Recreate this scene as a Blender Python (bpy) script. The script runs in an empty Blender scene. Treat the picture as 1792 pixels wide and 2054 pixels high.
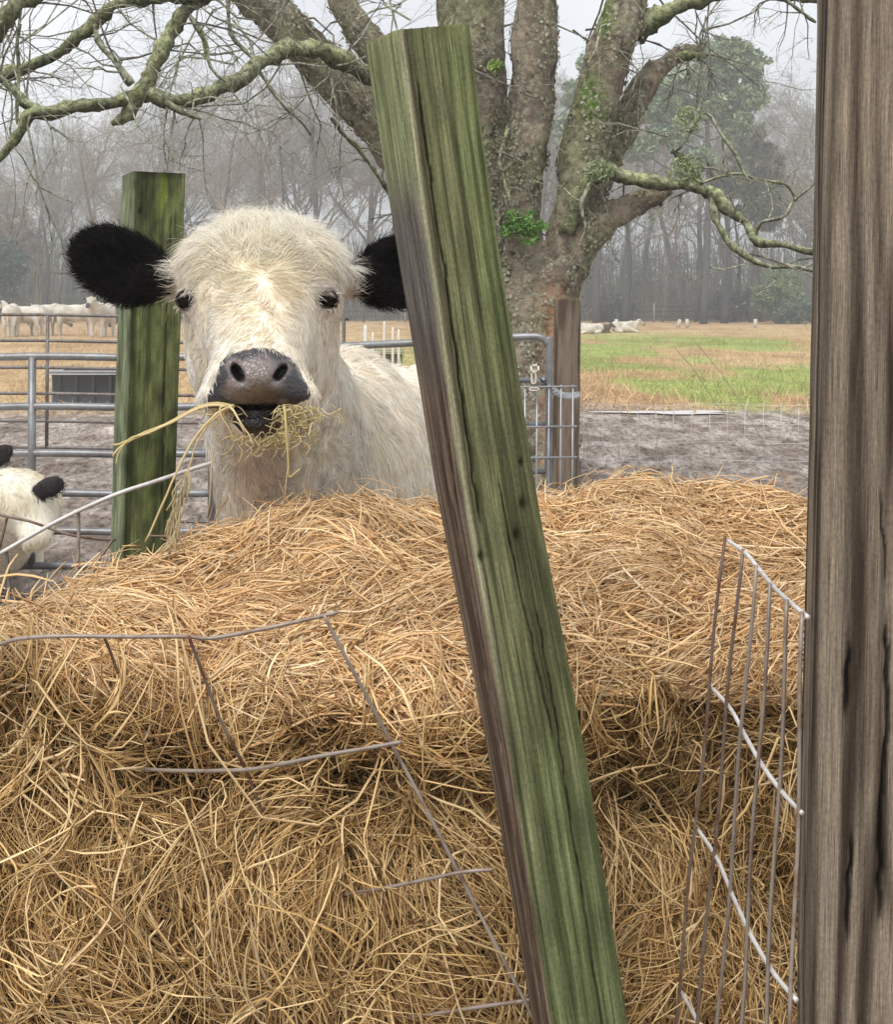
import bpy, math, random
import numpy as np

# ------------------------------------------------------------------ camera, sky, sun, exposure
sc = bpy.context.scene
col = sc.collection
CAMZ, F, U0, V0 = 1.25, 2600.0, 896.0, 605.0
cam_d = bpy.data.cameras.new("camera"); cam = bpy.data.objects.new("camera", cam_d); col.objects.link(cam)
cam.location = (0, 0, CAMZ); cam.rotation_euler = (math.radians(90), 0, 0)
cam_d.sensor_fit = 'VERTICAL'; cam_d.sensor_height = 24.0; cam_d.lens = 24.0 * F / 2054.0
cam_d.shift_y = -(1027.0 - V0) / 2054.0
cam_d.clip_start = 0.05; cam_d.clip_end = 2000
sc.camera = cam
SUN_EL, SUN_AZ = math.radians(55), math.radians(200)     # high behind the camera, a little left
world = bpy.data.worlds.new("World"); sc.world = world; world.use_nodes = True
wn, wl = world.node_tree.nodes, world.node_tree.links
bg = wn['Background']; bg.inputs['Strength'].default_value = 0.1
skyn = wn.new('ShaderNodeTexSky'); skyn.sky_type = 'NISHITA'; skyn.sun_disc = False
skyn.sun_elevation = SUN_EL; skyn.sun_rotation = SUN_AZ
tc = wn.new('ShaderNodeTexCoord'); cn = wn.new('ShaderNodeTexNoise'); cn.inputs['Scale'].default_value = 3.0
cn.inputs['Detail'].default_value = 5.0
wl.new(tc.outputs['Generated'], cn.inputs['Vector'])
cr = wn.new('ShaderNodeValToRGB'); cr.color_ramp.elements[0].position = .3; cr.color_ramp.elements[1].position = .7
cr.color_ramp.elements[0].color = (5.5, 5.65, 5.95, 1); cr.color_ramp.elements[1].color = (7.2, 7.3, 7.6, 1)
wl.new(cn.outputs['Fac'], cr.inputs['Fac'])
mx = wn.new('ShaderNodeMix'); mx.data_type = 'RGBA'; mx.inputs[0].default_value = 0.93
wl.new(skyn.outputs[0], mx.inputs[6]); wl.new(cr.outputs[0], mx.inputs[7]); wl.new(mx.outputs[2], bg.inputs['Color'])
sl = bpy.data.lights.new("sun", 'SUN'); sl.energy = 1.5; sl.angle = math.radians(25); sl.color = (1.0, 0.95, 0.88)
so = bpy.data.objects.new("sun", sl); col.objects.link(so)
from mathutils import Vector
sd = Vector((math.sin(SUN_AZ) * math.cos(SUN_EL), math.cos(SUN_AZ) * math.cos(SUN_EL), math.sin(SUN_EL)))
so.rotation_euler = sd.to_track_quat('Z', 'Y').to_euler()
sc.view_settings.view_transform = 'Standard'; sc.view_settings.look = 'None'; sc.view_settings.exposure = 0.82
sc.view_settings.gamma = 1.0

# ------------------------------------------------------------------ helpers
rng = np.random.default_rng(7)
random.seed(7)
A = np.asarray
def at(u, v, D):
    return np.array([(u - U0) / F * D, D, CAMZ + (V0 - v) / F * D])
def atm(L):                       # list of (u, v, D) -> array of points
    return np.array([at(*p) for p in L])
def proj(P):
    D = np.maximum(P[:, 1], .01)
    return P[:, 0] / D * F + U0, V0 - (P[:, 2] - CAMZ) / D * F
def tag(o, label=None, cat=None, group=None, kind=None):
    if label: o['label'] = label
    if cat: o['category'] = cat
    if group: o['group'] = group
    if kind: o['kind'] = kind
    return o
def empty(name, loc, label, cat, group=None):
    o = bpy.data.objects.new(name, None); col.objects.link(o); o.location = loc
    o.empty_display_size = .1
    return tag(o, label, cat, group)
def make(name, V, polys, mat, parent=None, colr=None, smooth=True, uv=None):
    """polys: list of int arrays (n,3) or (n,4). World-space verts; a parent's location is subtracted."""
    V = A(V, dtype=np.float32)
    if parent is not None:
        V = V - A(parent.location, dtype=np.float32)
    me = bpy.data.meshes.new(name)
    polys = [A(p, dtype=np.int32) for p in (polys if isinstance(polys, list) else [polys]) if len(p)]
    me.vertices.add(len(V)); me.vertices.foreach_set('co', V.ravel())
    loops = np.concatenate([p.ravel() for p in polys]); n = sum(len(p) for p in polys)
    tot = np.concatenate([np.full(len(p), p.shape[1], dtype=np.int32) for p in polys])
    start = np.concatenate([[0], np.cumsum(tot)[:-1]]).astype(np.int32)
    me.loops.add(len(loops)); me.polygons.add(n)
    me.loops.foreach_set('vertex_index', loops)
    me.polygons.foreach_set('loop_start', start); me.polygons.foreach_set('loop_total', tot)
    me.polygons.foreach_set('use_smooth', np.full(n, smooth, dtype=bool))
    me.update(calc_edges=True)
    if colr is not None:
        at_ = me.color_attributes.new('col', 'FLOAT_COLOR', 'POINT')
        c = np.ones((len(V), 4), dtype=np.float32); c[:, :3] = colr
        at_.data.foreach_set('color', c.ravel())
    if uv is not None:
        ul = me.uv_layers.new(name='uv'); ul.data.foreach_set('uv', A(uv, dtype=np.float32)[loops].ravel())
    me.materials.append(mat)
    o = bpy.data.objects.new(name, me); col.objects.link(o)
    if parent is not None: o.parent = parent
    return o
class MB:
    def __init__(s): s.V = []; s.Q = []; s.T = []; s.C = []; s.n = 0
    def add(s, V, Q=None, T=None, c=None):
        V = A(V, dtype=float); s.V.append(V)
        if Q is not None and len(Q): s.Q.append(A(Q) + s.n)
        if T is not None and len(T): s.T.append(A(T) + s.n)
        cc = np.zeros((len(V), 3)); cc[:] = (1, 1, 1) if c is None else c
        s.C.append(cc); s.n += len(V); return s
    def build(s, name, mat, parent=None, smooth=True):
        P = []
        if s.Q: P.append(np.concatenate(s.Q))
        if s.T: P.append(np.concatenate(s.T))
        return make(name, np.concatenate(s.V), P, mat, parent, np.concatenate(s.C), smooth)
    def tube(s, pts, r, n=8, c=None, cap=True):
        V, Q, T = tube_geo(pts, r, n, cap); return s.add(V, Q, T, c)
    def box(s, c0, size, c=None, R=None, bev=0.0):
        hx, hy, hz = A(size) / 2
        b = min(bev, hx * .9, hy * .9, hz * .9) if bev else 0
        if b:
            V = []
            for sx in (-1, 1):
                for sy in (-1, 1):
                    for sz in (-1, 1):
                        V += [(sx * (hx - b), sy * (hy - b), sz * hz), (sx * (hx - b), sy * hy, sz * (hz - b)), (sx * hx, sy * (hy - b), sz * (hz - b))]
            V = A(V, dtype=float)
            i = lambda a, b_, c_, k: (((a > 0) * 2 + (b_ > 0)) * 2 + (c_ > 0)) * 3 + k
            Q = []
            for sg in (-1, 1):
                Q += [[i(-1, -1, sg, 0), i(1, -1, sg, 0), i(1, 1, sg, 0), i(-1, 1, sg, 0)],
                      [i(-1, sg, -1, 1), i(1, sg, -1, 1), i(1, sg, 1, 1), i(-1, sg, 1, 1)],
                      [i(sg, -1, -1, 2), i(sg, 1, -1, 2), i(sg, 1, 1, 2), i(sg, -1, 1, 2)]]
            for a in (-1, 1):
                for b_ in (-1, 1):
                    Q += [[i(-1, a, b_, 0), i(1, a, b_, 0), i(1, a, b_, 1), i(-1, a, b_, 1)],
                          [i(a, -1, b_, 0), i(a, 1, b_, 0), i(a, 1, b_, 2), i(a, -1, b_, 2)],
                          [i(a, b_, -1, 1), i(a, b_, 1, 1), i(a, b_, 1, 2), i(a, b_, -1, 2)]]
            T = [[i(a, b_, c_, 0), i(a, b_, c_, 1), i(a, b_, c_, 2)] for a in (-1, 1) for b_ in (-1, 1) for c_ in (-1, 1)]
        else:
            V = A([(x, y, z) for x in (-hx, hx) for y in (-hy, hy) for z in (-hz, hz)], dtype=float)
            Q = [[0, 1, 3, 2], [4, 6, 7, 5], [0, 4, 5, 1], [2, 3, 7, 6], [0, 2, 6, 4], [1, 5, 7, 3]]; T = None
        if R is not None: V = V @ A(R).T
        return s.add(V + A(c0), Q, T, c)
def frames(P):
    t = np.gradient(P, axis=0); t /= np.linalg.norm(t, axis=1)[:, None] + 1e-12
    a = np.array([0, 0, 1.0]) if abs(t[0, 2]) < .9 else np.array([1.0, 0, 0])
    n = np.zeros_like(P); x = np.cross(t[0], a); x /= np.linalg.norm(x); n[0] = x
    for i in range(1, len(P)):
        x = n[i - 1] - t[i] * n[i - 1].dot(t[i]); n[i] = x / (np.linalg.norm(x) + 1e-12)
    return t, n, np.cross(t, n)
def tube_geo(P, r, n=8, cap=True):
    P = A(P, dtype=float); K = len(P); r = np.broadcast_to(A(r, dtype=float), (K,))
    t, a, b = frames(P)
    th = np.arange(n) * 2 * math.pi / n
    V = P[:, None, :] + r[:, None, None] * (a[:, None, :] * np.cos(th)[None, :, None] + b[:, None, :] * np.sin(th)[None, :, None])
    V = V.reshape(-1, 3)
    i = np.arange(K - 1)[:, None] * n; j = np.arange(n)[None, :]; j2 = (j + 1) % n
    Q = np.stack([i + j, i + j2, i + n + j2, i + n + j], -1).reshape(-1, 4)
    T = []
    if cap:
        V = np.vstack([V, P[0], P[-1]]); m = len(V)
        T = [[m - 2, (k + 1) % n, k] for k in range(n)] + [[m - 1, (K - 1) * n + k, (K - 1) * n + (k + 1) % n] for k in range(n)]
    return V, Q, A(T, dtype=int).reshape(-1, 3)
def spline(P, n):
    """Catmull-Rom resample of rows of P (any width) to n samples"""
    P = A(P, dtype=float)
    if len(P) == 2: return P[0] + (P[1] - P[0]) * np.linspace(0, 1, n)[:, None]
    E = np.vstack([2 * P[0] - P[1], P, 2 * P[-1] - P[-2]]); s = np.linspace(0, len(P) - 1, n)
    i = np.minimum(s.astype(int), len(P) - 2); f = (s - i)[:, None]
    p0, p1, p2, p3 = E[i], E[i + 1], E[i + 2], E[i + 3]
    return .5 * (2 * p1 + (p2 - p0) * f + (2 * p0 - 5 * p1 + 4 * p2 - p3) * f ** 2 + (3 * p1 - p0 - 3 * p2 + p3) * f ** 3)
def strands(P, R, sides=3, C=None, flat=1.0):
    """P (N,K,3), R (N,K) radii -> verts, quads, colours"""
    N, K, _ = P.shape
    t = np.gradient(P, axis=1); t /= np.linalg.norm(t, axis=2, keepdims=True) + 1e-12
    q = rng.normal(size=(N, 1, 3)); a = np.cross(t, q); a /= np.linalg.norm(a, axis=2, keepdims=True) + 1e-12
    b = np.cross(t, a)
    if sides == 2:
        V = np.stack([P - a * R[..., None], P + a * R[..., None]], 2)
    else:
        V = np.stack([P + R[..., None] * (a * math.cos(x) * (2 - flat) ** .5 + b * math.sin(x) * flat) for x in np.arange(sides) * 2 * math.pi / sides], 2)
    V = V.reshape(-1, 3)
    base = (np.arange(N) * K * sides)[:, None, None] + (np.arange(K - 1) * sides)[None, :, None]
    j = np.arange(sides if sides > 2 else 1)[None, None, :]; j2 = (j + 1) % sides
    Q = np.stack([base + j, base + j2, base + sides + j2, base + sides + j], -1).reshape(-1, 4)
    CC = None
    if C is not None: CC = np.repeat(C, K * sides, axis=0) if C.ndim == 2 else np.repeat(C.reshape(-1, 3), sides, axis=0)
    return V, Q, CC
def _h(i, j, k, s):
    h = (i * 374761393 + j * 668265263 + k * 2147483647 + s * 1274126177) & 0xffffffff
    h = ((h ^ (h >> 13)) * 1274126177) & 0xffffffff
    h = ((h ^ (h >> 15)) * 2246822519) & 0xffffffff
    return ((h ^ (h >> 16)) & 0xffff) / 65535.0
def noise(P, sc_=1.0, seed=0):
    P = A(P, dtype=float) * sc_; I = np.floor(P).astype(np.int64); f = P - I; f = f * f * (3 - 2 * f)
    r = 0
    for a in (0, 1):
        for b in (0, 1):
            for c in (0, 1):
                w = (f[:, 0] if a else 1 - f[:, 0]) * (f[:, 1] if b else 1 - f[:, 1]) * (f[:, 2] if c else 1 - f[:, 2])
                r = r + w * _h(I[:, 0] + a, I[:, 1] + b, I[:, 2] + c, seed)
    return r * 2 - 1
def fbm(P, sc_=1.0, oct_=4, seed=0):
    return sum(noise(P, sc_ * 2 ** o, seed + o * 17) * .5 ** o for o in range(oct_))
def sstep(a, b, x):
    t = np.clip((x - a) / (b - a), 0, 1); return t * t * (3 - 2 * t)
def unit(v): return v / (np.linalg.norm(v, axis=-1, keepdims=True) + 1e-12)
def lerpc(a, b, t): return A(a) + (A(b) - A(a)) * A(t)[:, None]
def inpoly(x, y, P):
    ins = np.zeros(len(x), dtype=bool); n = len(P)
    for i in range(n):
        x1, y1 = P[i]; x2, y2 = P[(i + 1) % n]
        c = ((y1 > y) != (y2 > y)) & (x < (x2 - x1) * (y - y1) / (y2 - y1 + 1e-12) + x1)
        ins ^= c
    return ins

# ---- signed distance modelling
def ell(P, c, r, R=None):
    q = P - A(c, dtype=P.dtype)
    if R is not None: q = q @ A(R, dtype=P.dtype)
    r = A(r, dtype=P.dtype); k0 = np.linalg.norm(q / r, axis=1); k1 = np.linalg.norm(q / r ** 2, axis=1) + 1e-9
    return k0 * (k0 - 1) / k1
def cone(P, a, b, ra, rb):
    a = A(a, dtype=P.dtype); b = A(b, dtype=P.dtype); ba = b - a
    t = np.clip(((P - a) @ ba) / (ba @ ba), 0, 1)
    return np.linalg.norm(P - a - t[:, None] * ba, axis=1) - (ra + (rb - ra) * t)
def smin(a, b, k):
    h = np.clip(.5 + .5 * (b - a) / k, 0, 1); return b + (a - b) * h - k * h * (1 - h)
def ssub(a, b, k):                # a minus b
    h = np.clip(.5 - .5 * (a + b) / k, 0, 1); return a + (-b - a) * h + k * h * (1 - h)
def rot(axis, deg):
    a = math.radians(deg); c, s = math.cos(a), math.sin(a)
    return {'x': A([[1, 0, 0], [0, c, -s], [0, s, c]]), 'y': A([[c, 0, s], [0, 1, 0], [-s, 0, c]]), 'z': A([[c, -s, 0], [s, c, 0], [0, 0, 1]])}[axis]
def nets(f, xs, ys, zs):
    """naive surface nets on a rectilinear grid"""
    nx, ny, nz = len(xs), len(ys), len(zs)
    G = np.empty((nx, ny, nz), dtype=np.float32)
    Y, Z = np.meshgrid(ys, zs, indexing='ij'); yz = np.stack([Y.ravel(), Z.ravel()], 1).astype(np.float32)
    ch = max(1, 400000 // len(yz))
    for i in range(0, nx, ch):
        xx = xs[i:i + ch]; P = np.empty((len(xx) * len(yz), 3), dtype=np.float32)
        P[:, 0] = np.repeat(xx, len(yz)); P[:, 1:] = np.tile(yz, (len(xx), 1))
        G[i:i + ch] = f(P).reshape(len(xx), ny, nz)
    S = G < 0
    idx = np.zeros((nx - 1, ny - 1, nz - 1), dtype=np.int8)
    for a in (0, 1):
        for b in (0, 1):
            for c in (0, 1): idx += S[a:nx - 1 + a, b:ny - 1 + b, c:nz - 1 + c]
    cells = np.argwhere((idx > 0) & (idx < 8)); ci, cj, ck = cells.T
    lut = -np.ones(idx.shape, dtype=np.int64); lut[ci, cj, ck] = np.arange(len(cells))
    acc = np.zeros((len(cells), 3)); cnt = np.zeros(len(cells))
    ax = [xs, ys, zs]
    for d in range(3):
        o1, o2 = [k for k in range(3) if k != d]
        for p in (0, 1):
            for q in (0, 1):
                c0 = cells.copy(); c0[:, o1] += p; c0[:, o2] += q
                c1 = c0.copy(); c1[:, d] += 1
                g0 = G[c0[:, 0], c0[:, 1], c0[:, 2]]; g1 = G[c1[:, 0], c1[:, 1], c1[:, 2]]
                m = (g0 < 0) != (g1 < 0); t = np.where(m, g0 / (g0 - g1 + 1e-20), 0)
                pos = np.stack([ax[k][c0[:, k]] for k in range(3)], 1).astype(float)
                pos[:, d] += t * (ax[d][c1[:, d]] - ax[d][c0[:, d]])
                acc += pos * m[:, None]; cnt += m
    V = acc / np.maximum(cnt, 1)[:, None]
    Q = []
    for d in range(3):
        o1, o2 = (d + 1) % 3, (d + 2) % 3
        sl0 = [slice(None)] * 3; sl1 = [slice(None)] * 3; sl0[d] = slice(0, -1); sl1[d] = slice(1, None)
        E = np.argwhere(S[tuple(sl0)] != S[tuple(sl1)])
        sh = idx.shape
        E = E[(E[:, o1] > 0) & (E[:, o1] < sh[o1]) & (E[:, o2] > 0) & (E[:, o2] < sh[o2])]
        flip = S[E[:, 0], E[:, 1], E[:, 2]]
        cs = []
        for (p, q) in ((1, 1), (0, 1), (0, 0), (1, 0)):
            e = E.copy(); e[:, o1] -= p; e[:, o2] -= q; cs.append(lut[e[:, 0], e[:, 1], e[:, 2]])
        q4 = np.stack(cs, 1); q4[~flip] = q4[~flip][:, ::-1]; Q.append(q4)
    return V, np.concatenate(Q)
def grad(f, P, e=.002):
    g = np.zeros((len(P), 3))
    for k in range(3):
        d = np.zeros(3); d[k] = e; g[:, k] = f(P + d) - f(P - d)
    return unit(g)
def axis(*segs):                  # (from, to, step) ...
    out = []
    for a, b, s in segs: out.append(np.arange(a, b - 1e-9, s))
    out.append([segs[-1][1]]); return np.concatenate(out)
def sample_mesh(V, Q, n, dens=None):
    T = np.concatenate([Q[:, [0, 1, 2]], Q[:, [0, 2, 3]]]); a, b, c = V[T[:, 0]], V[T[:, 1]], V[T[:, 2]]
    w = np.linalg.norm(np.cross(b - a, c - a), axis=1)
    if dens is not None: w = w * dens((a + b + c) / 3)
    i = rng.choice(len(T), n, p=w / w.sum()); r1 = np.sqrt(rng.random(n))[:, None]; r2 = rng.random(n)[:, None]
    return (1 - r1) * a[i] + r1 * (1 - r2) * b[i] + r1 * r2 * c[i]

# ------------------------------------------------------------------ materials
class NT:
    def __init__(s, name, rough=.8, spec=.2):
        s.m = bpy.data.materials.new(name); s.m.use_nodes = True; s.n = s.m.node_tree.nodes; s.l = s.m.node_tree.links
        s.b = s.n['Principled BSDF']; s.b.inputs['Roughness'].default_value = rough
        s.b.inputs['Specular IOR Level'].default_value = spec
    def attr(s):
        a = s.n.new('ShaderNodeAttribute'); a.attribute_name = 'col'; return a.outputs['Color']
    def coord(s, which='Object', scale=(1, 1, 1)):
        t = s.n.new('ShaderNodeTexCoord'); m = s.n.new('ShaderNodeMapping'); m.inputs['Scale'].default_value = scale
        s.l.new(t.outputs[which], m.inputs['Vector']); return m.outputs[0]
    def noise(s, vec, scale, det=5, rough=.6):
        n = s.n.new('ShaderNodeTexNoise'); n.inputs['Scale'].default_value = scale; n.inputs['Detail'].default_value = det
        n.inputs['Roughness'].default_value = rough; s.l.new(vec, n.inputs['Vector']); return n.outputs['Fac']
    def voro(s, vec, scale):
        n = s.n.new('ShaderNodeTexVoronoi'); n.inputs['Scale'].default_value = scale; s.l.new(vec, n.inputs['Vector']); return n.outputs['Distance']
    def ramp(s, fac, stops):
        r = s.n.new('ShaderNodeValToRGB'); e = r.color_ramp.elements
        while len(e) < len(stops): e.new(.5)
        for k, (p, c) in enumerate(stops):
            e[k].position = p; e[k].color = (c, c, c, 1) if np.isscalar(c) else (*c, 1)
        s.l.new(fac, r.inputs['Fac']); return r.outputs['Color']
    def mix(s, fac, a, b, mode='MIX'):
        m = s.n.new('ShaderNodeMix'); m.data_type = 'RGBA'; m.blend_type = mode
        for sock, v in ((m.inputs[0], fac), (m.inputs[6], a), (m.inputs[7], b)):
            if isinstance(v, (int, float)): sock.default_value = v
            elif isinstance(v, tuple): sock.default_value = (*v, 1)
            else: s.l.new(v, sock)
        return m.outputs[2]
    def base(s, c):
        if isinstance(c, tuple): s.b.inputs['Base Color'].default_value = (*c, 1)
        else: s.l.new(c, s.b.inputs['Base Color'])
    def bump(s, h, strength=.5, dist=.01):
        b = s.n.new('ShaderNodeBump'); b.inputs['Strength'].default_value = strength; b.inputs['Distance'].default_value = dist
        s.l.new(h, b.inputs['Height']); s.l.new(b.outputs[0], s.b.inputs['Normal'])

def mat_attr(name, rough=.8, spec=.2, var=None, vscale=30):
    t = NT(name, rough, spec); c = t.attr()
    if var: c = t.mix(1.0, c, t.ramp(t.noise(t.coord(), vscale), [(.3, 1 - var), (.7, 1 + var)]), 'MULTIPLY')
    t.base(c); return t.m
M_straw = mat_attr('straw', .65, .25)
_t = NT('fur', .7, .1); _c = _t.attr(); _t.base(_c); _tr = _t.n.new('ShaderNodeBsdfTranslucent'); _t.l.new(_c, _tr.inputs['Color'])
_ms = _t.n.new('ShaderNodeMixShader'); _ms.inputs[0].default_value = .42; _t.l.new(_t.b.outputs[0], _ms.inputs[1]); _t.l.new(_tr.outputs[0], _ms.inputs[2])
_t.l.new(_ms.outputs[0], _t.n['Material Output'].inputs['Surface']); M_fur = _t.m
_t = NT('nose_skin', .27, .5); _c = _t.attr(); _o = _t.coord()
_t.base(_t.mix(1.0, _c, _t.ramp(_t.noise(_o, 90, 4), [(.3, .75), (.7, 1.25)]), 'MULTIPLY'))
_t.bump(_t.voro(_o, 190), .6, .002); M_skin = _t.m
_t = NT('hide', .75, .15); _c = _t.attr(); _t.base(_c); M_hide = _t.m
_t = NT('eyeball', .09, .14); _t.base((.006, .003, .002)); M_eye = _t.m
def mat_wood(name, us, bumpd):
    t = NT(name, .82, .2); uv = t.coord('UV', (us * 4.2, us * .05, 1)); uv2 = t.coord('UV', (us * .9, us * .02, 1))
    g = t.noise(uv, 1.0, 6, .65); g2 = t.noise(uv2, 1.0, 4); sp = t.noise(t.coord('UV', (420, 200, 1)), 1.0, 4)
    c = t.mix(1.0, t.attr(), t.ramp(g, [(.36, .38), (.47, .95), (.55, 1.05), (.66, 1.6)]), 'MULTIPLY')
    c = t.mix(1.0, c, t.ramp(g2, [(.3, .8), (.7, 1.2)]), 'MULTIPLY')
    c = t.mix(1.0, c, t.ramp(sp, [(.34, .78), (.5, 1.0), (.66, 1.18)]), 'MULTIPLY')
    t.base(c); t.bump(g, .7, bumpd); return t.m
M_wood = mat_wood('weathered_wood', 330, .0015)
M_wood2 = mat_wood('mossy_wood', 220, .0015)
_t = NT('bark', .9, .1); _o = _t.coord()
_n1 = _t.noise(_o, 14, 6, .7); _n2 = _t.noise(_o, 5, 3); _v = _t.voro(_o, 16)
_c = _t.mix(1.0, _t.attr(), _t.ramp(_n1, [(.32, .35), (.5, 1.0), (.68, 1.7)]), 'MULTIPLY')
_lich = _t.ramp(_t.noise(_o, 22, 5, .75), [(.50, 0.0), (.60, .8)])
_c = _t.mix(_lich, _c, (.33, .33, .23))
_t.base(_c); _t.bump(_n1, 1.0, .03); M_bark = _t.m
_t = NT('lichen_bark', .9, .1); _o = _t.coord(); _n1 = _t.noise(_o, 30, 6, .75)
_c = _t.mix(1.0, _t.attr(), _t.ramp(_n1, [(.38, .3), (.5, 1.0), (.62, 1.7)]), 'MULTIPLY')
_c = _t.mix(_t.ramp(_t.noise(_o, 11, 5, .7), [(.56, 0.0), (.62, .7)]), _c, (.12, .10, .07))
_t.base(_c); _t.bump(_n1, 1.0, .015); M_branch = _t.m
M_far = mat_attr('far_bark', .9, .05)
M_leaf = mat_attr('leaf', .7, .15)
def mat_metal(name, c, rough, metal, rust=0.0):
    t = NT(name, rough, .5); t.b.inputs['Metallic'].default_value = metal; o = t.coord()
    f = t.ramp(t.noise(o, 35, 5), [(.5, 0.0), (.62, rust)])
    t.base(t.mix(f, t.mix(1.0, c, t.ramp(t.noise(o, 8, 4), [(.3, .75), (.7, 1.2)]), 'MULTIPLY'), (.16, .07, .035))); return t.m
M_galv = mat_metal('galvanised_steel', (.42, .44, .46), .45, .6)
M_rusty = mat_metal('rusty_wire', (.22, .17, .14), .6, .4, .9)
M_wire = mat_metal('grey_wire', (.33, .28, .24), .5, .3, .5)
M_pale = mat_metal('pale_wire', (.72, .70, .68), .5, .3, .2)
M_pipe = mat_metal('grey_pipe', (.24, .25, .26), .45, .5, .3)
M_pipe2 = mat_metal('brown_grey_pipe', (.2, .19, .18), .55, .4, .7)
M_plastic = mat_attr('plastic', .5, .3, .1, 20)

# ------------------------------------------------------------------ ground
gx = axis((-400, -60, 20), (-60, -12, 1.5), (-12, 12, .05), (12, 60, 1.5), (60, 400, 20))
gy = axis((-40, 3, 1.5), (3, 12, .05), (12, 24, .1), (24, 120, 1.5), (120, 600, 20))
X, Y = np.meshgrid(gx, gy, indexing='ij'); P = np.stack([X.ravel(), Y.ravel(), np.zeros(X.size)], 1)
mudw = 1 - sstep(13.5, 17, P[:, 1] + 1.5 * noise(P, .3, 5))
near = (np.abs(P[:, 0]) < 12.5) & (P[:, 1] > 2.5) & (P[:, 1] < 25)
z = np.zeros(len(P)); pn = P[near]
clod = np.abs(fbm(pn * [1, .7, 1], 3.0, 4, 3))
z[near] = (.030 * clod + .02 * np.abs(fbm(pn, 9, 3, 8)) - .04) * mudw[near] + .02 * fbm(pn, .6, 3, 9)
pc = at(1350, 0, 14.6)[0]; z = np.where(((P[:, 0] - pc) / 1.3) ** 2 + ((P[:, 1] - 14.6) / .7) ** 2 < 1, -.01, z); P[:, 2] = z
nx_, ny_ = len(gx), len(gy); I = np.arange(nx_ * ny_).reshape(nx_, ny_)
Q = np.stack([I[:-1, :-1], I[1:, :-1], I[1:, 1:], I[:-1, 1:]], -1).reshape(-1, 4)
n1 = fbm(P * [1, .6, 1], .12, 3, 21); n2 = fbm(P * [1, .4, 1], .9, 3, 31); n3 = fbm(P, 4.0, 2, 41)
n4 = fbm(P * [1, .28, 1], 9, 3, 45); mud = lerpc((.22, .175, .145), (.47, .41, .365), np.clip(.5 + .4 * n3 + .6 * n4, 0, 1))
straw_ = lerpc((.44, .28, .15), (.58, .43, .24), np.clip(.5 + .7 * n2, 0, 1))
green = lerpc((.20, .30, .06), (.30, .40, .10), np.clip(.5 + n2, 0, 1))
gm = .8 * sstep(.12, .5, n1 + .6 * n2 - .02) * sstep(-6, 4, P[:, 0]) * (1 - sstep(38, 60, P[:, 1]))
fld = straw_ + (green - straw_) * gm[:, None]
C = fld + (mud - fld) * mudw[:, None]
_t = NT('earth', .95, .05); _o = _t.coord('Object', (1, .35, 1)); _n1 = _t.noise(_o, 24, 6, .8); _n2 = _t.noise(_t.coord('Object', (1, .5, 1)), 1.6, 6, .7)
_c = _t.mix(1.0, _t.attr(), _t.ramp(_n1, [(.36, .3), (.5, 1.0), (.64, 1.6)]), 'MULTIPLY')
_c = _t.mix(1.0, _c, _t.ramp(_n2, [(.35, .75), (.65, 1.25)]), 'MULTIPLY')
_t.base(_c); _t.bump(_n1, .8, .04)
g = make('ground', P, Q, _t.m, None, C); tag(g, kind='structure')
# pale puddle strip where the mud meets the grass
_t = NT('puddle_water', .45, .5); _t.base((.62, .60, .58))
th = np.linspace(0, 2 * math.pi, 60, endpoint=False)
for (ux, wy, rx, ry) in ((1350, 14.6, .70, .22),):
    c0 = at(ux, 0, wy)[0]
    r_ = 1 + .25 * np.sin(3 * th + ux) + .15 * np.sin(7 * th)
    V = np.stack([c0 + rx * r_ * np.cos(th), wy + ry * r_ * np.sin(th), np.full(60, .006)], 1); V = np.vstack([V, [c0, wy, .006]])
    p_ = make('puddle', V, A([[60, k, (k + 1) % 60] for k in range(60)]), _t.m); tag(p_, kind='structure')
# field grass
n = 26000
gp = np.zeros((n, 3)); gp[:, 1] = 13.5 + 45 * rng.random(n) ** 1.6; gp[:, 0] = (rng.random(n) * 1.15 - .45) * gp[:, 1] * .75
k = 14 + rng.random(n) * 3
gp = gp[gp[:, 1] > k]; n = len(gp)
h = .05 + .11 * rng.random(n); L_ = rng.normal(size=(n, 2)) * .6
s = np.linspace(0, 1, 3)[None, :, None]
Pg = gp[:, None, :] + np.concatenate([s ** 1.5 * (L_ * h[:, None])[:, None, :], s * h[:, None, None]], 2)
nn1 = fbm(gp * [1, .6, 1], .12, 3, 21); nn2 = fbm(gp * [1, .4, 1], .9, 3, 31)
gmm = .8 * sstep(.12, .5, nn1 + .6 * nn2 - .02) * sstep(-6, 4, gp[:, 0]) * (1 - sstep(38, 60, gp[:, 1]))
Cg = lerpc((.58, .43, .24), (.32, .42, .12), gmm) * (.7 + .6 * rng.random((n, 1)))
V, Qg, Cg = strands(Pg, np.tile(A([.007, .005, .001]), (n, 1)), 2, Cg)
tag(make('grass', V, Qg, M_leaf, None, Cg), 'short brown and green pasture grass beyond the mud', 'grass', kind='stuff')

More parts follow.
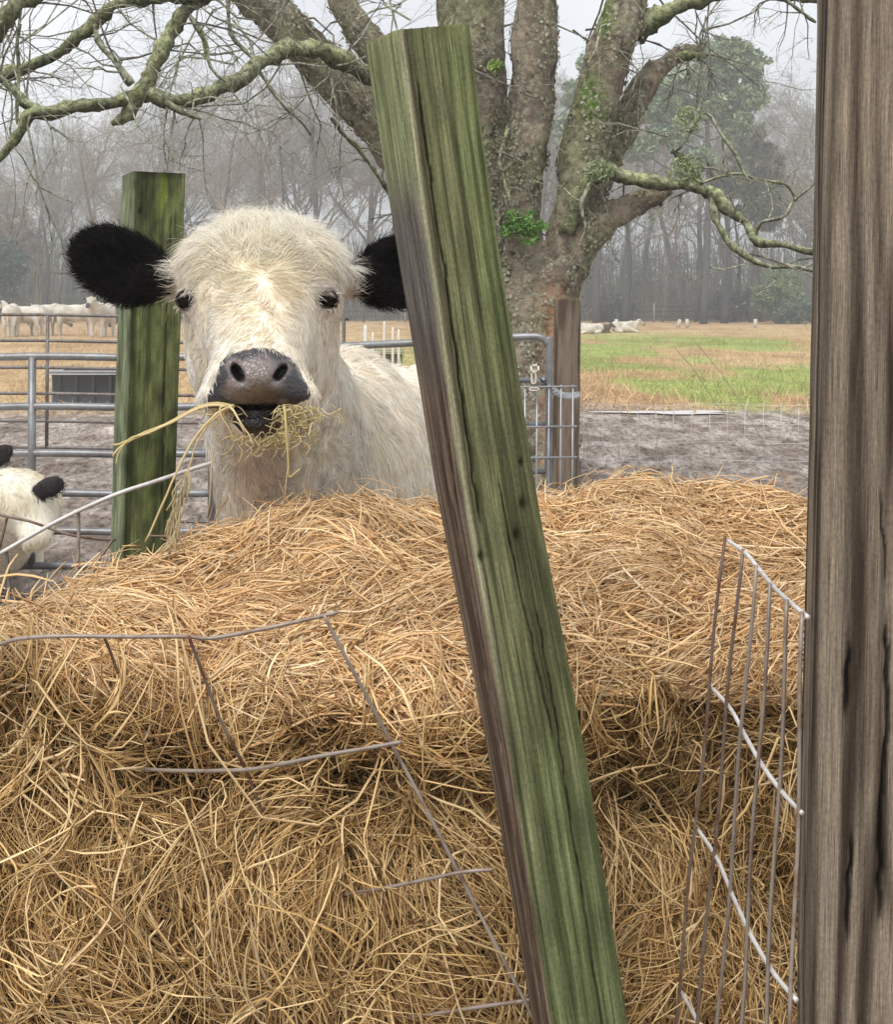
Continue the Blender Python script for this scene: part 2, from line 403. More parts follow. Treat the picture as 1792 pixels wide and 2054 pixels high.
# ------------------------------------------------------------------ posts
def post_mesh(name, ctr, yaw, w, d, z0, z1, mat, parent, colf, cracks=(), knots=(), bev=.005, dz=.0035, tilt=(0, 0), amp=.0008, seed=0, ds=.0022):
    """ctr(z)->(x,y) of centre, yaw(z) degrees; perimeter starts at the back-left corner, runs front-left, front-right..."""
    cs = [(-w / 2, d / 2), (-w / 2, -d / 2), (w / 2, -d / 2), (w / 2, d / 2)]
    pts = []
    for i in range(4):
        a = A(cs[i]); b = A(cs[(i + 1) % 4]); c = A(cs[(i + 2) % 4]); L = np.linalg.norm(b - a); t = (b - a) / L; t2 = (c - b) / np.linalg.norm(c - b)
        n = max(4, int((L - 2 * bev) / ds)); pts += [a + t * (bev + (L - 2 * bev) * k / n) for k in range(n + 1)]
        for k in (1, 2, 3):
            f = k / 4 * math.pi / 2; pts.append(b - t * bev + t2 * bev + t * bev * math.sin(f) - t2 * bev * math.cos(f))
    pts = A(pts); n = len(pts); nrm = np.zeros_like(pts); nx = np.roll(pts, -1, 0) - np.roll(pts, 1, 0); nrm[:, 0] = nx[:, 1]; nrm[:, 1] = -nx[:, 0]; nrm = unit(nrm) 
    if (nrm * pts).sum() < 0: nrm = -nrm
    sper = np.concatenate([[0], np.cumsum(np.linalg.norm(np.diff(pts, axis=0), axis=1))])
    zs = np.append(np.arange(z0, z1, dz), z1); m = len(zs)
    S, Z = np.meshgrid(sper, zs); PX = np.tile(pts, (m, 1)); NN = np.tile(nrm, (m, 1)); S = S.ravel(); Z = Z.ravel()
    g = fbm(np.stack([S * 260, Z * 5, np.zeros(len(S))], 1), 1, 3, seed) + .8 * fbm(np.stack([S * 60, Z * 1.5, np.zeros(len(S))], 1), 1, 2, seed + 3)
    disp = amp * g
    dark = np.zeros(len(S))
    for (cl, wd, dp) in cracks:                   # cl: list of (s, z)
        cl = A(sorted(cl, key=lambda q: q[1])); sc_ = np.interp(Z, cl[:, 1], cl[:, 0]) + .0012 * noise(np.stack([Z * 60, Z * 0, Z * 0], 1), 1, seed + 5)
        inside = sstep(cl[0, 1] - .001, cl[0, 1] + .04, Z) * (1 - sstep(cl[-1, 1] - .04, cl[-1, 1] + .001, Z))
        k = np.exp(-((S - sc_) / wd) ** 2) * inside; disp -= dp * k; dark = np.maximum(dark, sstep(.25, .7, k))
    for (ks, kz, kr) in knots:
        r = np.hypot(S - ks, (Z - kz) * .7) / kr; k = np.exp(-r ** 2 * 2); disp -= .005 * k; dark = np.maximum(dark, .9 * k)
    tx = tilt[0]; ty = tilt[1]
    top = Z + (PX[:, 0] * tx + PX[:, 1] * ty) * sstep(z1 - .12, z1, Z)
    q = PX + NN * disp[:, None]; ya = np.radians(yaw(Z)); cx, cy = ctr(Z)
    V = np.stack([cx + q[:, 0] * np.cos(ya) - q[:, 1] * np.sin(ya), cy + q[:, 0] * np.sin(ya) + q[:, 1] * np.cos(ya), top], 1)
    I = np.arange(n * m).reshape(m, n); J = np.roll(I, -1, 1)
    Q = np.stack([I[:-1], J[:-1], J[1:], I[1:]], -1).reshape(-1, 4)
    C = colf(S, Z, sper, V); C = C * (1 - .85 * dark)[:, None]
    uv = np.stack([S, Z], 1)
    # end grain cap: rings towards the centre
    last = V[-n:]; cen = last.mean(0); rings = []; base = len(V); Vs = [V]; Cs = [C]; uvs = [uv]; prev = I[-1]; Qs = [Q]
    for k, f in enumerate((.93, .7, .45, .2)):
        rr = cen + (last - cen) * f; rr[:, 2] += .002 * noise(rr * 300, 1, 8) - .001 * (k > 0)
        idx = base + np.arange(n); base += n
        Vs.append(rr); Cs.append(C[-n:] * .8); uvs.append(rr[:, :2] * A([1, 8])); Qs.append(np.stack([prev, np.roll(prev, -1), np.roll(idx, -1), idx], 1)); prev = idx
    Vs.append(cen[None]); Cs.append(C[-1:] * .8); uvs.append(A([[0, 0]]))
    T = np.stack([prev, np.roll(prev, -1), np.full(n, base)], 1)
    return make(name, np.concatenate(Vs), [np.concatenate(Qs), T], mat, parent, np.concatenate(Cs), True, np.concatenate(uvs))

def edge_ctr(zv, uleft, D, w, d, yawf, lo=0, hi=2.2):
    zz = np.linspace(lo, hi, 80); v = V0 - (zz - CAMZ) * F / D; ul = np.interp(v, *uleft); ya = np.radians(yawf(zz)); cx = (ul - U0) / F * D + w / 2; cy = D + d / 2
    for _ in range(30):
        um = np.min([(cx + x * np.cos(ya) - y * np.sin(ya)) / (cy + x * np.sin(ya) + y * np.cos(ya)) * F + U0 for x in (-w / 2, w / 2) for y in (-d / 2, d / 2)], axis=0)
        cx = cx + (ul - um) / F * D
    return np.interp(zv, zz, cx), np.full_like(zv, cy)
# leaning green post (front face between the measured edges; side face turned to the left)
DL = 1.35
def lean_yaw(z):
    return np.interp(z, [0.4, 1.55], [11.5, 25])
def lean_ctr(z):
    return edge_ctr(z, ([50, 400, 1000, 1500, 2054, 2700], [731, 780, 873, 967, 1057, 1160]), DL, wL, dL, lean_yaw)
wL, dL = .087, .085      # perimeter: left side 0..dL, front dL..dL+wL
def lean_col(S, Z, sper, V):
    side = 1 - sstep(dL - .006, dL - .003, S)
    s = (S - dL) / wL
    nz = fbm(np.stack([S * 190, Z * 3.0, Z * 0], 1), 1, 4, 2); nb = fbm(np.stack([S * 25, Z * 3, Z * 0], 1), 1, 3, 12)
    green = lerpc((.075, .09, .035), (.20, .225, .10), np.clip(.5 + 1.1 * nz, 0, 1))
    brown = lerpc((.065, .052, .032), (.16, .135, .085), np.clip(.5 + nz, 0, 1))
    f = sstep(-.05, .5, nb + .25 - .35 * sstep(1.1, 1.5, Z) * np.ones_like(Z)) ; f = np.clip(.62 + .38 * f, 0, 1)
    front = brown + (green - brown) * f[:, None]
    mossl = lerpc((.095, .115, .045), (.18, .21, .10), np.clip(.5 + nz, 0, 1))
    front = front + (mossl - front) * (sstep(.95, .5, Z) * .85)[:, None]
    # brown weathered band near the left corner of the front face, upper half
    bw = np.interp(Z, [.35, .75, 1.0, 1.25, 1.55], [.0, .03, .07, .12, .09])
    band = (1 - sstep(bw * .7, bw, s)) * (s > .0)
    front = front + (A((.05, .035, .022)) - front) * (band * .7)[:, None]
    sb = lerpc((.065, .042, .028), (.19, .14, .10), np.clip(.5 + 1.1 * nz, 0, 1))
    sg = lerpc((.15, .17, .07), (.27, .30, .16), np.clip(.5 + nz, 0, 1)); sgrey = A((.13, .13, .125))
    sidec = sb + (sgrey - sb) * (sstep(1.12, 1.25, Z) * .65)[:, None]; sidec = sidec + (sg - sidec) * sstep(1.32, 1.42, Z)[:, None]
    C = front + (sidec - front) * side[:, None]
    bl = fbm(np.stack([S * 60, Z * 20, Z * 0], 1), 1, 4, 59); C = C * (1 + .2 * bl)[:, None]
    e1 = np.exp(-((S - dL + .001) / .0028) ** 2) * sstep(.75, 1.0, Z); e2 = np.exp(-((s - 1.0) / .03) ** 2)  # pale corner lines: edge highlights painted into the post colour
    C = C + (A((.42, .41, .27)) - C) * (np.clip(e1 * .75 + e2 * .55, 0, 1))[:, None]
    return C
lp = empty('leaning_fence_post', (lean_ctr(A([0.]))[0][0], DL, 0), 'square green mossy fence post leaning left in front of the hay, brown cracked side', 'fence post')
cr1 = ([(dL + .055, .95), (dL + .052, .75), (dL + .050, .45), (dL + .047, .25)], .0009, .006)
cr2 = ([(dL + .036, 1.08), (dL + .040, .98), (dL + .046, .78)], .0009, .004)
cr3 = ([(dL * .55, 1.05), (dL * .6, .4)], .002, .006)
cr4 = ([(dL * .8, 1.5), (dL * .7, 1.0), (dL * .85, .3)], .0018, .006)
cr5 = ([(dL + .011, 1.5), (dL + .013, 1.28), (dL + .009, 1.0)], .0016, .005)
post_mesh('timber', lean_ctr, lean_yaw, wL, dL, 0.0, CAMZ + (V0 - 52) / F * DL, M_wood2, lp, lean_col,
          cracks=[cr1, cr2, cr3, cr4, cr5], knots=[(dL + .061, 1.037, .006), (dL + .048, 1.005, .006), (dL + .004, .985, .005), (dL + .066, 1.08, .004)],
          tilt=(.17, 0), seed=1, ds=.0012)

# right brown post
DR = 1.15
rp_yaw = lambda z: np.full_like(z, -12.0)
def rp_ctr(z): return edge_ctr(z, ([0, 900, 2054], [1640, 1624, 1603]), DR, .14, .14, rp_yaw)
def rp_col(S, Z, sper, V):
    s = S - .14
    # cathedral grain: nested arches around a wandering heart line
    heart = .052 + .006 * np.sin(Z * 5) ; a = (s - heart) / .05
    ph = np.abs(a) * 6.5 + 1.6 * np.cos((Z - .95) * 4.2) * np.exp(-a ** 2 * 1.2) * 2.0 + .6 * fbm(np.stack([S * 20, Z * 3, Z * 0], 1), 1, 3, 4)
    w = .5 + .32 * np.sin(ph * 2.1) + .25 * fbm(np.stack([S * 45, Z * 1.2, Z * 0], 1), 1, 3, 29); nz = fbm(np.stack([S * 120, Z * 2, Z * 0], 1), 1, 4, 22)
    C = lerpc((.046, .032, .022), (.27, .22, .165), np.clip(w * 1.2 + .45 * nz - .15, 0, 1))
    return C
rp = empty('brown_fence_post', (rp_ctr(A([0.]))[0][0], DR + .07, 0), 'thick square brown weathered post upright at the right edge of the frame', 'fence post')
k1 = ([(.14 + .048, .98), (.14 + .052, .88), (.14 + .047, .78), (.14 + .050, .68)], .002, .012)
k2 = ([(.14 + .018, .96), (.14 + .015, .86)], .0022, .01); k3 = ([(.14 + .024, .79), (.14 + .020, .66)], .002, .01)
k4 = ([(.14 + .052, 1.45), (.14 + .055, 1.2)], .0012, .005); k5 = ([(.14 + .04, 1.1), (.14 + .05, .98)], .001, .005)
post_mesh('timber', rp_ctr, rp_yaw, .14, .14, 0, 1.95, M_wood, rp, rp_col, cracks=[k1, k2, k3, k4, k5], bev=.008, amp=.0012, seed=33, ds=.0014)

# left green post
DP = 2.75
lf_yaw = lambda z: np.full_like(z, 26.0)
def lf_ctr(z): return edge_ctr(z, ([345, 1090, 2000], [244, 221, 195]), DP, .112, .115, lf_yaw)
def lf_col(S, Z, sper, V):
    nz = fbm(np.stack([S * 60, Z * 2.5, Z * 0], 1), 1, 4, 52); nb = fbm(np.stack([S * 30, Z * 8, Z * 0], 1), 1, 3, 55)
    C = lerpc((.05, .06, .023), (.125, .145, .058), np.clip(.5 + nz, 0, 1))
    side = 1 - sstep(.11, .114, S)
    C = C + (lerpc((.13, .155, .085), (.21, .24, .14), np.clip(.5 + nz, 0, 1)) - C) * side[:, None]
    moss = np.clip(sstep(.2, .5, nb) * (sstep(1.3, 1.45, Z) * np.exp(-((S - .2) / .03) ** 2) * 1.3) + .45 * sstep(.1, .5, nb) * np.exp(-((S - .165) / .004) ** 2) * (Z < 1.3), 0, 1)
    C = C + (A((.17, .23, .03)) - C) * moss[:, None]
    bl = fbm(np.stack([S * 70, Z * 22, Z * 0], 1), 1, 4, 59); C = C * (1 + .5 * bl)[:, None]
    C = C * (1 - .55 * sstep(1.505, 1.525, Z) * (S > .115))[:, None]
    return C
lf = empty('mossy_fence_post', (lf_ctr(A([0.]))[0][0], DP + .05, 0), 'square green mossy upright post behind the white calf\'s black ear', 'fence post')
post_mesh('timber', lf_ctr, lf_yaw, .112, .115, 0, CAMZ + (V0 - 345) / F * DP, M_wood2, lf, lf_col,
          cracks=[([(.19, 1.45), (.188, 1.1), (.192, .8)], .0015, .003)], knots=[(.125, 1.44, .006)], dz=.006, amp=.0005, seed=71, ds=.003)

# round brown post beside the tree
DB = 6.2
bp = empty('round_fence_post', tuple(at(1136, 1129, DB)[:2]) + (0,), 'round brown wooden post beside the tree trunk, wire netting tied to it', 'fence post')
zs = np.linspace(0, CAMZ + (V0 - 600) / F * DB, 160); th = np.arange(40) * 2 * math.pi / 40
ZZ, TT = np.meshgrid(zs, th, indexing='ij'); rr = .062 + .0025 * fbm(np.stack([np.cos(TT.ravel()) * 4, np.sin(TT.ravel()) * 4, ZZ.ravel() * 1.2], 1), 3, 4, 3)
cx = at(1136, 0, DB)[0] + .012 * (ZZ.ravel() - .6)
V = np.stack([cx + rr * np.cos(TT.ravel()), DB + rr * np.sin(TT.ravel()), ZZ.ravel()], 1)
I = np.arange(160 * 40).reshape(160, 40); J = np.roll(I, -1, 1); Q = np.stack([I[:-1], J[:-1], J[1:], I[1:]], -1).reshape(-1, 4)
V = np.vstack([V, [cx[-1], DB, zs[-1] + .004]]); T = A([[6400, I[-1, k], I[-1, (k + 1) % 40]] for k in range(40)])
nz = fbm(np.stack([V[:, 0] * 40, V[:, 1] * 40, V[:, 2] * 3], 1), 1, 4, 8)
make('timber', V, [Q, T], M_wood, bp, lerpc((.085, .06, .042), (.21, .165, .12), np.clip(.5 + 1.2 * nz, 0, 1)), True, np.stack([np.append(TT.ravel() * .062, 0), V[:, 2]], 1))

# ------------------------------------------------------------------ hay
cu = A([-700, -300, -50, 0, 100, 200, 320, 400, 460, 560, 650, 750, 880, 1000, 1090, 1160, 1250, 1300, 1400, 1500, 1620, 1800, 2300, 2600.])
cv = A([1470, 1370, 1310, 1290, 1240, 1180, 1140, 1112, 1085, 1052, 1038, 1045, 1045, 1032, 1025, 1012, 978, 968, 1000, 1010, 1008, 1040, 1230, 1430.])
fu = A([-700, -100, 0, 200, 400, 550, 700, 900, 1150, 1400, 1620, 2600.])
fv = A([1500, 1300, 1305, 1365, 1440, 1425, 1400, 1400, 1375, 1385, 1400, 1500.])
NU, NT_ = 340, 150
us = np.linspace(-650, 2450, NU)
def hol(u): return 1.0 * np.exp(-((u - 1310) / 110) ** 2) + .45 * np.exp(-((u - 800) / 110) ** 2) + .12
S_ = np.zeros((NU, NT_, 3))
for i, u in enumerate(us):
    vc = np.interp(u, cu, cv); vf = np.interp(u, fu, fv); Dc = np.interp(u, [-600, 300, 1200, 2400], [2.0, 2.15, 2.3, 2.2]); Df = 1.62 + .10 * float(sstep(1250, 1400, u)) + .03 * math.sin(u / 170) + .02 * math.sin(u / 60 + 1)
    edge = sstep(-650, -350, u) * (1 - sstep(2100, 2450, u))
    zc = (CAMZ - (vc - V0) / F * Dc); zf = CAMZ - (vf - V0) / F * Df; ho = hol(u)
    pr = A([(Dc + .40, 0.), (Dc + .36, .35), (Dc + .24, zc - .16), (Dc + .1, zc - .035), (Dc, zc), (Dc * .66 + Df * .34, zc * .62 + zf * .38 + .008), (Dc * .3 + Df * .7, zc * .28 + zf * .72 + .018),
            (Df + .02, zf + .012), (Df, zf - .02), (Df + .03 + .09 * ho, zf - .07), (Df + .02 + .07 * ho, zf - .14), (Df - .01, zf - .24), (Df - .05, zf - .40), (Df - .06, .2), (Df - .05, 0.)])
    pr[:, 1] *= edge
    q = spline(pr, NT_); S_[i, :, 0] = (u - U0) / F * q[:, 0]; S_[i, :, 1:] = q
Nn = unit(np.cross(np.gradient(S_, axis=0), np.gradient(S_, axis=1)))
if Nn[NU // 2, NT_ // 3, 2] < 0: Nn = -Nn
dd = .030 * fbm(S_.reshape(-1, 3), 6, 4, 77).reshape(NU, NT_) + .016 * noise(S_.reshape(-1, 3), 22, 78).reshape(NU, NT_)
tj = np.arange(NT_)[None, :] * 14.0 / NT_; pk = sstep(.06, .42, fbm(S_.reshape(-1, 3) * [1, 1, .8], 8, 2, 177).reshape(NU, NT_)) * sstep(7.6, 9.0, tj) * (tj < 13.3)
bg_ = .05 * noise(S_.reshape(-1, 3), 4.2, 178).reshape(NU, NT_) * sstep(7.6, 9.5, tj)
dd = dd - .085 * pk + bg_
S_ = S_ + Nn * dd[..., None]; S_[..., 2] = np.maximum(S_[..., 2], -.02)
Nn = unit(np.cross(np.gradient(S_, axis=0), np.gradient(S_, axis=1)))
if Nn[NU // 2, NT_ // 3, 2] < 0: Nn = -Nn
hay = empty('hay_bale', (0, 1.9, 0), 'big loose tan hay bale with a weathered orange top and a shaggy front', 'hay bale')
I = np.arange(NU * NT_).reshape(NU, NT_); Q = np.stack([I[:-1, :-1], I[:-1, 1:], I[1:, 1:], I[1:, :-1]], -1).reshape(-1, 4)
Vc = (S_ + A([0, .035, -.03])).reshape(-1, 3)
make('bale_core', Vc, Q, mat_attr('hay_core', .95, .05, .5, 60), hay, lerpc((.05, .03, .014), (.12, .07, .03), np.clip(.5 + fbm(Vc, 25, 3, 5), 0, 1)))  # core coloured dark so gaps between the straws read as shade
Su = np.linalg.norm(np.gradient(S_, axis=0), axis=2); St = np.linalg.norm(np.gradient(S_, axis=1), axis=2)
def bil(G, a, b):
    a = np.clip(a, 0, NU - 1.001); b = np.clip(b, 0, NT_ - 1.001); i = a.astype(int); j = b.astype(int); fa = a - i; fb = b - j
    if G.ndim == 3: fa = fa[..., None]; fb = fb[..., None]
    return G[i, j] * (1 - fa) * (1 - fb) + G[i + 1, j] * fa * (1 - fb) + G[i, j + 1] * (1 - fa) * fb + G[i + 1, j + 1] * fa * fb
LIP = NT_ * 8.0 / 14
def hay_strands(N, tlo, thi, th_mean, th_sd, Lm, rad, off, pal, name, lift=.02, curl=1.0, K=7, swirl=.5, vis=True, kinky=.22):
    W = (Su * St)[:-1, :-1].copy()
    tt = np.arange(NT_ - 1)[None, :]; W = W * ((tt >= tlo) & (tt < thi)); uu = us[:-1][:, None]
    if vis: W = W * np.where((uu > -80) & (uu < 1720), 1.0, .22)
    W = W * (1 - .62 * pk[:-1, :-1]); W = W * np.where(tt < NT_ * 2.2 / 14, .15, 1.0) * np.where(tt > NT_ * 13 / 14, .25, 1.0)
    idx = rng.choice(W.size, N, p=(W / W.sum()).ravel()); a = idx // W.shape[1] + rng.random(N); b = idx % W.shape[1] + rng.random(N)
    L = Lm * rng.lognormal(0, .45, N); P0 = bil(S_, a, b)
    ang = th_mean + rng.normal(0, 1, N) * th_sd + swirl * noise(P0, 7, 91) * 1.6
    curv = rng.normal(0, 1, N) * curl / np.maximum(L, .05) * .6; s = np.linspace(-.5, .5, K)
    aa = np.zeros((N, K)); bb = np.zeros((N, K)); mid = K // 2; aa[:, mid] = a; bb[:, mid] = b
    su = bil(Su, a, b); st = bil(St, a, b); kink = rng.normal(0, kinky, (N, K))
    for sg in (1, -1):
        for k in range(1, K // 2 + 1):
            j = mid + sg * k; jp = j - sg; th_ = ang + curv * L * s[j] + kink[:, j]; ds = L / (K - 1) * sg
            aa[:, j] = aa[:, jp] + np.cos(th_) * ds / su; bb[:, j] = bb[:, jp] + np.sin(th_) * ds / np.maximum(bil(St, aa[:, jp], bb[:, jp]), .002)
    P = bil(S_, aa, bb); Nr = bil(Nn, aa, bb)
    o0 = rng.exponential(off, N) - .004; li = rng.exponential(lift, N) * (rng.random(N) < .45); sg = rng.choice([-1, 1], N); li = np.minimum(li, .06)
    o = o0[:, None] + li[:, None] * np.clip(.5 + sg[:, None] * s[None, :] , 0, 1) ** 2.0 + rng.normal(0, .0022, (N, K))
    P = P + Nr * o[..., None]; P[..., 2] -= .25 * li[:, None] * np.clip(.3 + sg[:, None] * s, 0, 1) * (Nr[..., 2] < .4)
    R = np.minimum(rad * rng.lognormal(0, .35, N), .0021)[:, None] * A([.55] + [1.0] * (K - 2) + [.45])[None, :]
    pal = A(pal); w = rng.random(N); ci = rng.integers(0, len(pal), N); ci2 = rng.integers(0, len(pal), N)
    C = (pal[ci] * w[:, None] + pal[ci2] * (1 - w[:, None])) * (.78 + .42 * rng.random((N, 1)))
    C *= (1 + .18 * noise(P0, 9, 55))[:, None]
    if K >= 5:
        for _ in range(2 if K >= 9 else 1): P[:, 1:-1] = .25 * P[:, :-2] + .5 * P[:, 1:-1] + .25 * P[:, 2:]
    V, Q, C = strands(P, R, 3, C, .45)
    return make(name, V, Q, M_straw, hay, C)
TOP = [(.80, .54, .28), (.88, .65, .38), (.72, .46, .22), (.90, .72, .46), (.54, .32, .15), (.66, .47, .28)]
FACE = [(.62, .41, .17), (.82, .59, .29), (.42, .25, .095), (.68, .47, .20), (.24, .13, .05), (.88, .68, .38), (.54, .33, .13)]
PI = math.pi
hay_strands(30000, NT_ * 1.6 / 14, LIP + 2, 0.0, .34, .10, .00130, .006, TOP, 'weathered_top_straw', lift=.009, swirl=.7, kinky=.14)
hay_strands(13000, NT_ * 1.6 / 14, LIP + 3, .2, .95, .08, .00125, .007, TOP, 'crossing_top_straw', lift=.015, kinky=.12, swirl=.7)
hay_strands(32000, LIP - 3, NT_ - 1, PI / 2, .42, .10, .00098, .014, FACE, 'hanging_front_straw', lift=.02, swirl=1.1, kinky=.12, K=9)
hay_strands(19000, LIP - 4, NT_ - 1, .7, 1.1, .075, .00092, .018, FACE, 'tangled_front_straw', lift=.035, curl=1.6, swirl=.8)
hay_strands(9000, NT_ * 2 / 14, NT_ - 1, .5, 1.5, .018, .0011, .010, TOP[:4] + FACE[:3], 'chaff', lift=.01, K=3, kinky=.1)
hay_strands(900, LIP - 6, NT_ - 4, PI / 2, .7, .21, .0017, .024, [(.74, .56, .30), (.80, .60, .34), (.66, .46, .22)], 'long_pale_straw', lift=.03, K=13, curl=.7, kinky=.06)
hay_strands(600, NT_ * 2.5 / 14, LIP + 6, .2, .8, .15, .0015, .014, [(.80, .56, .30), (.74, .48, .24)], 'loose_pale_straw', lift=.02, K=11, curl=.8, kinky=.07)

# ------------------------------------------------------------------ calf
def S(u, v, D): return at(u, v, D)
EYES = []
def calf_base(P):
    d = ell(P, S(527, 536, 2.41), (.140, .13, .090))                                 # cranium
    d = smin(d, ell(P, S(527, 600, 2.38), (.136, .105, .11)), .05)                   # brow
    d = smin(d, ell(P, S(524, 705, 2.40), (.132, .115, .13)), .06)                   # cheeks
    d = smin(d, cone(P, S(526, 600, 2.325), S(518, 740, 2.20), .090, .076), .075)    # nasal bridge
    d = smin(d, ell(P, S(515, 762, 2.155), (.078, .062, .046)), .030)                 # muzzle
    d = smin(d, ell(P, S(446, 793, 2.165), (.036, .05, .027)), .022)
    d = smin(d, ell(P, S(590, 788, 2.165), (.036, .05, .027)), .022)
    d = smin(d, cone(P, S(525, 790, 2.40), S(514, 818, 2.24), .085, .050), .03)      # jaw
    d = smin(d, ell(P, S(512, 846, 2.185), (.054, .047, .028)), .014)                 # chin
    return d
def calf_sdf(P):
    d = calf_base(P)
    d = smin(d, cone(P, S(535, 720, 2.52), S(610, 960, 2.76), .130, .175), .09)        # neck
    d = smin(d, cone(P, S(548, 860, 2.58), S(590, 1180, 2.70), .095, .135), .08)        # dewlap / brisket
    d = smin(d, ell(P, (-.245, 3.05, .82), (.205, .42, .32)), .12)                    # shoulders
    d = smin(d, ell(P, (-.21, 3.65, .775), (.24, .62, .29)), .14)                      # barrel
    d = smin(d, ell(P, (-.18, 4.15, .79), (.21, .30, .25)), .12)                      # rump
    for sx, y0, y1, zt in ((-.35, 2.86, 2.82, .62), (-.08, 2.86, 2.84, .62), (-.28, 4.22, 4.32, .66), (.06, 4.24, 4.34, .66)):
        hind = y0 > 4; kx = sx
        kn = (kx, y0 - (.10 if hind else .0), .42); ho = (kx, y1 + (.06 if hind else .0), .38 if hind else .32); an = (kx, y1 + (.02 if hind else 0), .09)
        d = smin(d, cone(P, (sx, y0, zt), kn if hind else ho, .12, .07 if hind else .05), .06)
        if hind: d = smin(d, cone(P, kn, ho, .07, .042), .03)
        d = smin(d, cone(P, ho, an, .043, .032), .025); d = smin(d, ell(P, (kx, y1 - .015 + (.02 if hind else 0), .035), (.045, .06, .045)), .02)
    # ears: flattened leaf shapes, cupped towards the camera
    for c, R, sx in ((S(244, 534, 2.46), EL, -1), (S(798, 546, 2.49), ER, 1)):
        e = ell(P, c, (.094, .026, .066), R)
        e = ssub(e, ell(P, c + A([0, -.040, -.004]), (.070, .030, .046), R), .012)
        d = smin(d, e, .02)
    d = smin(d, cone(P, S(360, 560, 2.43), S(305, 555, 2.46), .030, .026), .02); d = smin(d, cone(P, S(692, 560, 2.43), S(745, 557, 2.48), .030, .026), .02)
    # eye sockets
    for e in EYES:
        d = smin(d, ell(P, e, (.024, .022, .021)), .022); d = ssub(d, ell(P, e + A([0, -.012, -.001]), (.0190, .024, .0165)), .004)
    # nostrils, mouth slit
    for (u, v, a) in ((474, 748, 35), (562, 746, -35)):
        d = ssub(d, ell(P, S(u, v, 2.092), (.0085, .045, .0195), rot('y', -a)), .007)
    d = ssub(d, ell(P, S(513, 817, 2.13), (.06, .05, .0045)), .006)
    return d
EL = rot('y', 26) @ rot('z', 22); ER = rot('y', -16) @ rot('z', -22)
def cast(f, u, v, D0=1.9, D1=3.2):
    D = np.linspace(D0, D1, 1300); P = np.stack([(u - U0) / F * D, D, CAMZ + (V0 - v) / F * D], 1)
    s = f(P) < 0; return D[np.argmax(s)] if s.any() else None
for (u, v) in ((377, 602), (655, 600)):
    Dh = cast(calf_base, u + (6 if u < 500 else -6), v) or 2.33
    EYES.append(S(u, v, Dh + .012))
xs = axis((-.78, -.44, .006), (-.44, -.20, .0032), (-.20, .16, .006)) ; ys = axis((2.0, 2.06, .01), (2.06, 2.30, .0035), (2.30, 2.6, .006), (2.6, 4.55, .028)); zs_ = axis((-.02, .75, .02), (.75, 1.02, .008), (1.02, 1.17, .0034), (1.17, 1.46, .006))
Vb, Qb = nets(calf_sdf, xs, ys, zs_)
for _ in range(2):
    g_ = grad(calf_sdf, Vb, .0015); Vb = Vb - g_ * (np.clip(calf_sdf(Vb), -.004, .004) * .7)[:, None]
NOSE0 = [(515, 699), (548, 703), (578, 718), (592, 738), (606, 765), (618, 790), (612, 800), (596, 806), (590, 812), (565, 816), (515, 818), (470, 818), (455, 815), (418, 818), (412, 806), (424, 788), (438, 755), (447, 728), (464, 712), (490, 705)]
NOSE = [(516 + (x - 516) * 1.07, 765 + (y - 765) * 1.04) for x, y in NOSE0]
LIPP = [(440, 812), (584, 812), (574, 845), (554, 870), (520, 884), (496, 878), (468, 850)]
def coat_col(P):
    u, v = proj(P); n1 = fbm(P, 22, 3, 61); n2 = fbm(P, 60, 2, 62)
    C = lerpc((.90, .84, .73), (.95, .92, .86), np.clip(.5 + .8 * n1, 0, 1))
    fore = np.exp(-(((u - 527) / 150) ** 2 + ((v - 545) / 110) ** 2)) * (P[:, 1] < 2.6); C = C + (A((.93, .83, .65)) - C) * (fore * .7)[:, None]
    bri = np.exp(-(((u - 527) / 50) ** 2 + ((v - 640) / 80) ** 2)) * (P[:, 1] < 2.6); C = C + (A((.90, .77, .59)) - C) * (bri * .45)[:, None]
    earb = np.exp(-(((np.abs(u - 520) - 185) / 28) ** 2 + ((v - 610) / 45) ** 2)) * (P[:, 1] < 2.6); C = C + (A((.55, .36, .19)) - C) * (earb * .55)[:, None]
    body = sstep(2.52, 2.7, P[:, 1]); C = C + (A((.93, .83, .70)) - C) * (body * np.clip(.45 + .5 * n1, 0, .8))[:, None]
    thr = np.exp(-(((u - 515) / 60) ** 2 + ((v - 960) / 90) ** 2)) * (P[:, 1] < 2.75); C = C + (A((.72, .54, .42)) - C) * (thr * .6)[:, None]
    eye = np.zeros(len(P))
    for e in EYES: eye = np.maximum(eye, np.exp(-(np.linalg.norm(P - e, axis=1) / .045) ** 4))
    C = C + (A((.52, .46, .44)) - C) * (eye * .55)[:, None]
    ear = earmask(P); C = C + (A((.012, .010, .011)) - C) * ear[:, None]
    return C
def earmask(P):
    m = np.zeros(len(P))
    for c, R in ((S(244, 534, 2.46), EL), (S(798, 546, 2.49), ER)):
        m = np.maximum(m, 1 - sstep(.0, .012, ell(P, c, (.106, .045, .074), R)))
    u, v = proj(P); m = np.maximum(m, sstep(172, 184, np.abs(u - 527)) * (P[:, 1] > 2.34) * (P[:, 1] < 2.56) * (v < 640)); return m * (P[:, 1] < 2.6)
def nosemask(P):
    u, v = proj(P); return (inpoly(u, v, NOSE) | inpoly(u, v, LIPP)) & (P[:, 1] < 2.30)
Cb = coat_col(Vb); nm = nosemask(Vb); u_, v_ = proj(Vb)
nn = fbm(Vb, 30, 3, 9)
nc = lerpc((.028, .027, .033), (.19, .155, .145), np.clip(.5 + nn - 1.1 * sstep(52, 80, np.abs(u_ - 516)) + .5 * np.exp(-((v_ - 732) / 14) ** 2), 0, 1))
